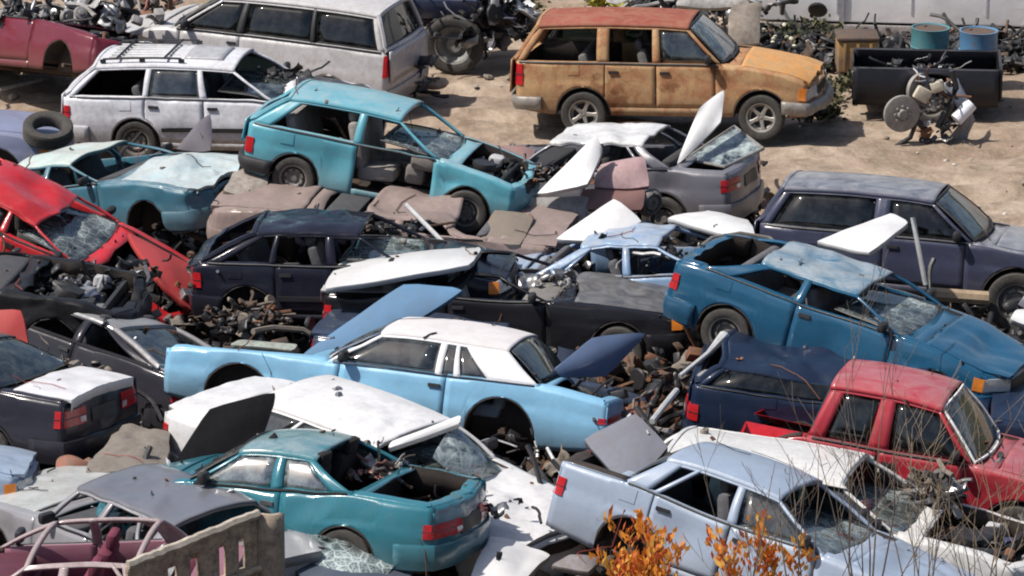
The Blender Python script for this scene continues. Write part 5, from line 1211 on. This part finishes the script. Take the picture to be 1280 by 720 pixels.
pile('engine_parts', 'mangled white and grey metal scraps at the top edge behind the rusted four wheel drive', 'engine parts', W3(860, 22, .3), 1.6, .7, .7, 140, 4, 1.2, bright)
pile('engine_parts', 'mangled dark wiring and metal in the bay between blue and black cars', 'engine parts', WY(815, 318, -2.2), .6, .4, .15, 45, 5, .6, (2, 0, 3, 2, 2, 4))
pile('engine_parts', 'heap of dark metal and rusty parts below the dark teal coupe', 'engine parts', W3(905, 505, .2), 1.3, .6, .7, 190, 6, 1.0, (1, 0, 8, 2, 1, 0, 9))
pile('engine_parts', 'heap of grey metal fragments behind the nose of the light blue coupe', 'engine parts', WY(300, 412, -3.6), .8, .4, .2, 60, 7, .7, (0, 8, 2, 9, 2, 0))
pile('engine_parts', 'loose dark parts scattered under the light blue coupe tail', 'engine parts', W3(775, 570, .1), 1.1, .6, .6, 160, 8, 1.0)
pile('engine_parts', 'dark fragments on the ground below the grey blue saloon tail', 'engine parts', W3(700, 700, .1), 1.5, .6, .5, 190, 9, 1.0, (0, 2, 8, 1, 5, 6, 0, 3))
pile('engine_parts', 'bare black engine block with hoses in front of the red wreck', 'engine parts', WY(110, 352, -3.0), 1.0, .5, .22, 100, 10, .7, (0, 2, 2, 0, 2, 3, 8))
pile('engine_parts', 'grey shredded metal beside the raised white bonnet', 'engine parts', WY(690, 225, 1.0), .5, .4, .25, 60, 12, .6, (0, 2, 3, 9, 2, 1))
pile('engine_parts', 'chrome and black scraps on the black coupe where its windscreen was', 'engine parts', WY(708, 368, -2.9), .45, .4, .25, 80, 13, .7, bright)
pile('engine_parts', 'rusty parts and rags at the missing wheel of the navy hatchback', 'engine parts', WY(310, 404, -3.3), .5, .25, .3, 50, 14, .6, (8, 2, 1, 8, 9, 0))
pile('engine_parts', 'yellow brown tangle of wires in front of the charcoal saloon boot', 'engine parts', WY(45, 468, -6.0), .6, .3, .2, 70, 15, .6, (9, 1, 0, 9, 2, 0))
pile('engine_parts', 'grey twisted arms in the gap right of the pale windscreen of the white estate', 'engine parts', WY(1165, 628, -9.6), .3, .4, .4, 70, 16, .8, (5, 3, 9, 0))
pile('engine_parts', 'black and silver pieces behind the wheel of the truck chassis', 'engine parts', W3(600, 45, .5), 1.1, .6, .9, 160, 17, 1.2, (2, 2, 0, 5, 3, 2, 6))
pile('engine_parts', 'dark pieces around the tail of the silver grey minivan', 'engine parts', W3(505, 112, .1), .35, .4, .8, 70, 18, 1.0, (2, 0, 6, 0))
pile('engine_parts', 'torn black wreckage on the crumpled bonnet of the white estate car', 'engine parts', WY(350, 100, 6.8), .5, .4, .12, 50, 19, .6, (2, 2, 0, 2, 3))
# axle with brake drums tipped on end
def axle():
    c = W3(1150, 172, 0); ro = empty('axle_assembly', c); 
    for (px, py, y_, r, ang) in ((1127, 142, -.15, .27, 15), (1149, 112, .15, .24, 40)):
        q = WY(px, py, c.y + y_) - c; m = MB(); M = Euler((0, 0, R(ang))).to_matrix()
        m.lathe([(0, -.09), (r * .25, -.09), (r * .3, -.04), (r * .8, -.04), (r, -.03), (r, .03), (r * .86, .04), (r * .84, -.0), (r * .55, .0), (r * .5, .08), (0, .08)], 30, M, q)
        for i in range(8): a = i * math.pi / 4; m.lathe([(0, -.07), (.02, -.07), (.02, -.03)], 8, M, q + M @ Vector((r * .42 * math.cos(a), 0, r * .42 * math.sin(a))))
        m.build('brake_disc', plain((.30, .28, .26), .7, metal=.2, name='worn_disc'), ro)
    P_ = lambda px, py, y_: WY(px, py, c.y + y_) - c
    a = MB(); a.tube([P_(1128, 142, -.1), P_(1145, 150, 0), P_(1160, 165, .05)], .05); a.tube([P_(1149, 112, .1), P_(1170, 108, .1), P_(1185, 120, .1)], .06); a.tube([P_(1150, 140, 0), P_(1138, 172, 0), P_(1118, 184, -.1)], .035)
    a.tube([P_(1190, 88, .1), P_(1195, 110, .1), P_(1185, 135, .05), P_(1172, 160, 0)], .05); a.build('axle_tube', GREASE, ro)
    p_ = MB(); rows = []
    L0 = [P_(1176, 108, .1), P_(1190, 122, .1), P_(1205, 150, .1), P_(1175, 185, -.1)]; L1 = [P_(1196, 98, .5), P_(1212, 128, .4), P_(1218, 150, .4), P_(1205, 182, .2)]
    for i in range(13):
        t = i / 12 * 3; k = min(2, int(t)); u = t - k; A = L0[k].lerp(L0[k + 1], u); B_ = L1[k].lerp(L1[k + 1], u); rows.append([A.lerp(B_, j / 6) + noise.noise_vector(A * 4 + B_ * j) * .02 + Vector((0, 0, .04 * math.sin(math.pi * j / 6))) for j in range(7)])
    p_.grid(rows); p_.build('wheel_arch_panel', P((.42, .45, .55), .4, dirt=.5), ro, solid=.02)
    b = MB(); b.box(P_(1153, 118, -.1), (.24, .1, .2), (0, R(30), R(10)), bev=.03); b.box(P_(1172, 108, -.1), (.2, .1, .16), (0, R(-20), 0), bev=.03); b.build('mount_bracket', plain((.55, .50, .40), .6), ro)
    t = MB(); t.tube([P_(1195, 150, -.1), P_(1214, 130, 0)], .10, 14); t.build('canister', plain((.72, .74, .78), .4, var=.15), ro)
    pile_ = MB(); rn = random.Random(5)
    for _ in range(50): bit(pile_, P_(rn.uniform(1150, 1200), rn.uniform(95, 180), rn.uniform(-.1, .2)), rn, .6, (0, 2, 3, 1, 5))
    pile_.build('linkage', SM, ro, solid=.006); tag(ro, 'upturned axle with two brake discs and a pale panel on the dirt', 'axle')
axle()
# truck chassis with a big wheel
def chassis():
    c = W3(568, 92, 0); ro = empty('truck_chassis', c, (0, 0, R(-12)))
    make_wheel(ro, (0, 0, .46), .46, -1, 'truck', w=.19); make_wheel(ro, (0.1, 1.6, .46), .46, 1, 'truck')
    f = MB(); f.box((-.4, .35, .75), (2.6, .1, .18)); f.box((-.4, 1.2, .75), (2.6, .1, .18)); f.tube([(0, .1, .46), (.05, 1.5, .46)], .07); f.box((-1.4, .8, .75), (.1, .9, .14)); f.build('frame_rail', UNDER, ro)
    e = MB(); rn = random.Random(8)
    e.mi = 2; e.box((-.1, .75, 1.05), (.9, .6, .6), bev=.08); e.box((-.75, .7, 1.15), (.3, 1.2, .8), bev=.05); e.mi = 6; e.box((-.2, .12, 1.0), (1.1, .1, .35), (R(15), 0, .05), bev=.04); e.mi = 5; e.box((.55, .3, 1.05), (.12, .5, .5), (.2, .1, .3), bev=.04)
    for _ in range(90): bit(e, (rn.uniform(-.9, .7), rn.uniform(.1, 1.2), rn.uniform(.7, 1.5)), rn, .9, (0, 2, 2, 0, 5, 3, 6))
    e.build('engine', SM, ro, solid=.006); tag(ro, 'dark truck chassis with a large bare wheel behind the minivan', 'truck chassis')
chassis()
sheet('body_panel', 'beige fender panel standing behind the bonnet of the rusted four wheel drive', 'car panel', [WY(908, 52, 10.8), WY(915, 8, 11.2), WY(952, 4, 11.3), WY(948, 55, 10.8)], P((.42, .36, .31), .5, dirt=.4), .05, .05)
sheet('body_panel', 'pale buckled bumper skin lying behind the roof of the rusted four wheel drive', 'car panel', [WY(845, 8, 12.2), WY(850, -6, 12.4), WY(935, -4, 12.4), WY(932, 8, 12.2)], P((.55, .56, .58), .4), .05, .06, ribs=False)
sheet('body_panel', 'white torn panel on the ground beside the truck chassis', 'car panel', [WY(640, 22, 12.9), WY(632, 0, 13.5), WY(662, -8, 13.9), WY(670, 8, 13.2)], WHT, .04, .08)
sheet('body_panel', 'red flattened panel on the dirt beside the grey mauve saloon', 'car panel', [WY(604, 192, 2.6), WY(612, 178, 3.2), WY(668, 186, 3.0), WY(665, 200, 2.4)], P((.35, .05, .06), .4, dirt=.4, fade=.3), .04, .06)
sheet('body_panel', 'dark blue bracket shaped panel standing against the white estate car', 'car panel', [WY(220, 188, 3.6), WY(250, 150, 4.0), WY(262, 143, 4.1), WY(264, 188, 3.6)], P((.04, .05, .13), .35, dirt=.3), .03, .03, ribs=False)
pile('engine_parts', '', '', WY(560, 642, -10.9), .6, .35, .1, 90, 41, .5, (2, 2, 0, 8, 0, 3, 2))
pile('engine_parts', '', '', WY(480, 592, -10.7), .4, .25, .08, 45, 42, .45, (7, 2, 5, 8, 7, 3, 2))
st = MB(); c_ = W3(540, 104, .08); st.lathe([(0, -.12), (.17, -.08), (.22, 0), (.16, .08), (0, .11)], 12, Matrix.Rotation(R(90), 3, 'X')); 
for i in range(len(st.v)): st.v[i] = Vector((st.v[i].x * 1.2, st.v[i].y * .7, st.v[i].z)) + noise.noise_vector(st.v[i] * 4) * .05
o_ = st.build('boulder', plain((.48, .40, .32), .9)); o_.location = c_; tag(o_, 'tan boulder on the dirt right of the minivan', 'boulder')
# tan truck bed side in the bottom left
def bedside():
    m = paint((.80, .60, .40), .55, dirt=.45, rust=.12, coat=.1, seed=7); A = WY(158, 708, -14.2); B_ = WY(322, 642, -13.3); C_ = WY(352, 641, -13.2)
    ro = empty('stake_bed_side', A); h = Vector((0, 0, -1.05)); D1 = B_ - A; n = D1.cross(h).normalized(); n = -n if n.y > 0 else n
    q = MB(); f = lambda u, v, o=0: D1 * u + h * v + n * o
    # panel with upright slots between ribs
    slots = [(.30, .37), (.47, .53), (.69, .74), (.84, .89)]
    us = sorted({0., 1.} | {a for s_ in slots for a in s_}); vs_ = [0, .17, .46, .56, .8, 1]
    for i in range(len(us) - 1):
        hole = any(abs(us[i] - a) < 1e-6 for a, b in slots)
        for j in range(len(vs_) - 1):
            if hole and j in (1, 3): continue
            q.grid([[f(lerp(us[i], us[i + 1], a / 3), lerp(vs_[j], vs_[j + 1], b / 3)) for b in range(4)] for a in range(4)])
    q.build('side_panel', m, ro, solid=.04)
    t = MB(); pts = []
    for i in range(25): pts.append(f(i / 24, -.01, .02) + noise.noise_vector(Vector((i * .8, 3, 1))) * .018)
    t.tube(pts, .045, 6); t.build('top_rail', paint((.74, .68, .58), .5, dirt=.3, rust=.2, coat=.1, seed=8), ro)
    t = MB(); t.tube([f(i / 12, .51, .03) for i in range(13)], .04, 5); t.build('mid_rail', m, ro)
    t = MB(); E = C_ - B_; t.grid([[D1 + E * (i / 4) + h * (j / 6) * 1.0 + n * .05 * math.sin(i / 4 * math.pi) for j in range(7)] for i in range(5)]); t.build('corner_post', paint((.68, .54, .40), .55, dirt=.35, coat=.1, seed=9), ro, solid=.06)
    tag(ro, 'tan slotted truck bed side with rusty top rail in the bottom left', 'truck bed')
bedside()
# leafless shrubs and orange leaves in the foreground
def twigs(mb, p, d, L_, r, rn, depth, leaves=None):
    q = [Vector(p)]; dd = d.normalized(); rs = [r]
    n = 7
    for i in range(n):
        dd = (dd + Vector((rn.gauss(0, .07), rn.gauss(0, .07), .02))).normalized(); q.append(q[-1] + dd * L_ / n); rs.append(r * (1 - .75 * (i + 1) / n))
        if depth > 0 and i > 0 and rn.random() < (.62 if depth > 1 else .5):
            bd = (dd + Vector((rn.uniform(-.8, .8), rn.uniform(-.6, .6), rn.uniform(.0, .35)))).normalized(); twigs(mb, q[-1], bd, L_ * rn.uniform(.28, .5), rs[-1] * .6, rn, depth - 1, leaves)
        if leaves and i > 2: leaves(q[-1], dd)
    mb.tube(q, [max(.0022, x) for x in rs], 5, cap=False)
TW = plain((.19, .15, .12), .85, var=.3, name='bark'); TW2 = plain((.30, .23, .16), .85, var=.3, name='pale_bark')
def shrub(px, py, y, h, n, seed, label, m):
    rn = random.Random(seed); c = WY(px, py, y); mb = MB()
    for k in range(n): twigs(mb, (rn.uniform(-.12, .12), rn.uniform(-.1, .1), 0), Vector((rn.gauss(0, .16), rn.gauss(0, .14), 1)), h * rn.uniform(.65, 1.05), rn.uniform(.006, .012), rn, 2)
    o = mb.build('bare_shrub', m); o.location = c; tag(o, label, 'shrub', 'leafless shrubs in the foreground')
shrub(1083, 790, -15.0, 2.45, 7, 21, 'tallest leafless shrub with dark stems standing in front of the white estate windscreen', TW)
shrub(1000, 780, -14.8, 1.95, 5, 22, 'leafless shrub rising between the orange leaves and the pale grey blue saloon bonnet', TW)
shrub(1150, 780, -14.9, 1.75, 7, 23, 'leafless shrub with tan twigs in front of the red pickup door', TW2)
shrub(1225, 790, -14.9, 1.6, 7, 24, 'leafless shrub with pale twigs below the nose of the red pickup', TW2)
shrub(930, 790, -15.0, 1.6, 3, 25, 'thin leafless shrub left of the orange leaves', TW)
def leafm(c_):
    m, n, b = _mat('autumn_leaf'); t = tex_noise(n, 7, 4, .6); o = mix(n, t.outputs[0], tuple(x * .75 for x in c_), c_); n.links.new(o, b.inputs['Base Color']); b.inputs['Roughness'].default_value = .6
    tr = N(n, 'ShaderNodeBsdfTranslucent'); n.links.new(o, tr.inputs[0]); mx = N(n, 'ShaderNodeMixShader'); mx.inputs[0].default_value = .45
    n.links.new(b.outputs[0], mx.inputs[1]); n.links.new(tr.outputs[0], mx.inputs[2]); n.links.new(mx.outputs[0], n.nodes['Material Output'].inputs[0]); return m
def orange(px, py, y, w, h, n, seed, label):
    rn = random.Random(seed); c = WY(px, py, y); st_ = MB(); lf = MB(); ro = empty('orange_shrub', c)
    def leaf(p, d):
        for _ in range(3):
            a = (Vector((rn.uniform(-.6, .6), rn.uniform(-.6, .6), rn.uniform(.5, 1.4)))).normalized() * rn.uniform(.07, .15); b = a.cross(Vector((rn.uniform(-1, 1), rn.uniform(-1, 1), rn.uniform(-1, 1)))).normalized() * .022
            o = Vector(p) + Vector((rn.gauss(0, .035), rn.gauss(0, .035), rn.gauss(0, .03))); lf.mi = rn.choice((0, 0, 1, 2)); up_ = Vector((0, 0, -.012))
            lf.add([o, o + a * .45 + b, o + a + up_, o + a * .45 - b], [(0, 1, 2, 3)])
    for k in range(n): twigs(st_, (rn.uniform(-w * .35, w * .35), rn.uniform(-.12, .12), 0), Vector((rn.gauss(0, .35), rn.gauss(0, .22), 1)), h * rn.uniform(.5, 1.0), .008, rn, 1, leaf)
    st_.build('stem', TW2, ro)
    lf.build('foliage', [leafm((.88, .34, .05)), leafm((.72, .18, .06)), leafm((.90, .52, .10))], ro)
    tag(ro, label, 'shrub', 'shrubs with orange leaves')
orange(950, 768, -14.6, .6, 1.05, 9, 31, 'reddish orange leaved shrub in front of the pale grey blue saloon door')
orange(815, 764, -14.6, .55, .72, 11, 32, 'yellow orange leaved shrub at the bottom edge, shorter of the two')

# small litter lying on whatever is below it
def litter():
    bpy.context.view_layer.update(); dg = bpy.context.evaluated_depsgraph_get(); rn = random.Random(77); mb = MB(); wr = MB()
    for _ in range(420):
        px, py = rn.uniform(-20, 1300), rn.uniform(190, 720); w = W3(px, py, .7)
        if px > 930 and py < 420: continue
        hit, loc, nrm, idx, ob, mt = sc.ray_cast(dg, (w.x, w.y, 3.2), (0, 0, -1))
        if not hit or nrm.z < .35 or ob.name.startswith(('bare_shrub', 'foliage', 'stem', 'scrap')): continue
        if rn.random() < .8: bit(mb, loc + Vector((0, 0, .012)), rn, rn.uniform(.10, .32), (0, 2, 2, 1, 8, 9, 3, 5 if rn.random() < .3 else 2))
        elif rn.random() < .6:
            q = [loc + Vector((0, 0, .02))]; dd = Vector((rn.uniform(-1, 1), rn.uniform(-1, 1), 0)).normalized()
            for k in range(6):
                dd = (dd + Vector((rn.uniform(-.6, .6), rn.uniform(-.6, .6), 0))).normalized(); a = q[-1] + dd * rn.uniform(.06, .14)
                h2, l2, *_r = sc.ray_cast(dg, (a.x, a.y, loc.z + .4), (0, 0, -1)); a.z = max(l2.z + .015, loc.z - .35) if h2 else loc.z; q.append(a)
            wr.mi = rn.choice((0, 0, 1, 2)); wr.tube(q, rn.uniform(.003, .006), 5)
    tag(mb.build('litter', SM, solid=.004), kind='stuff'); tag(wr.build('loose_wires', [TRIM, RUSTM, plain((.3, .05, .04), .6, name='red_wire')]), kind='stuff')
litter()
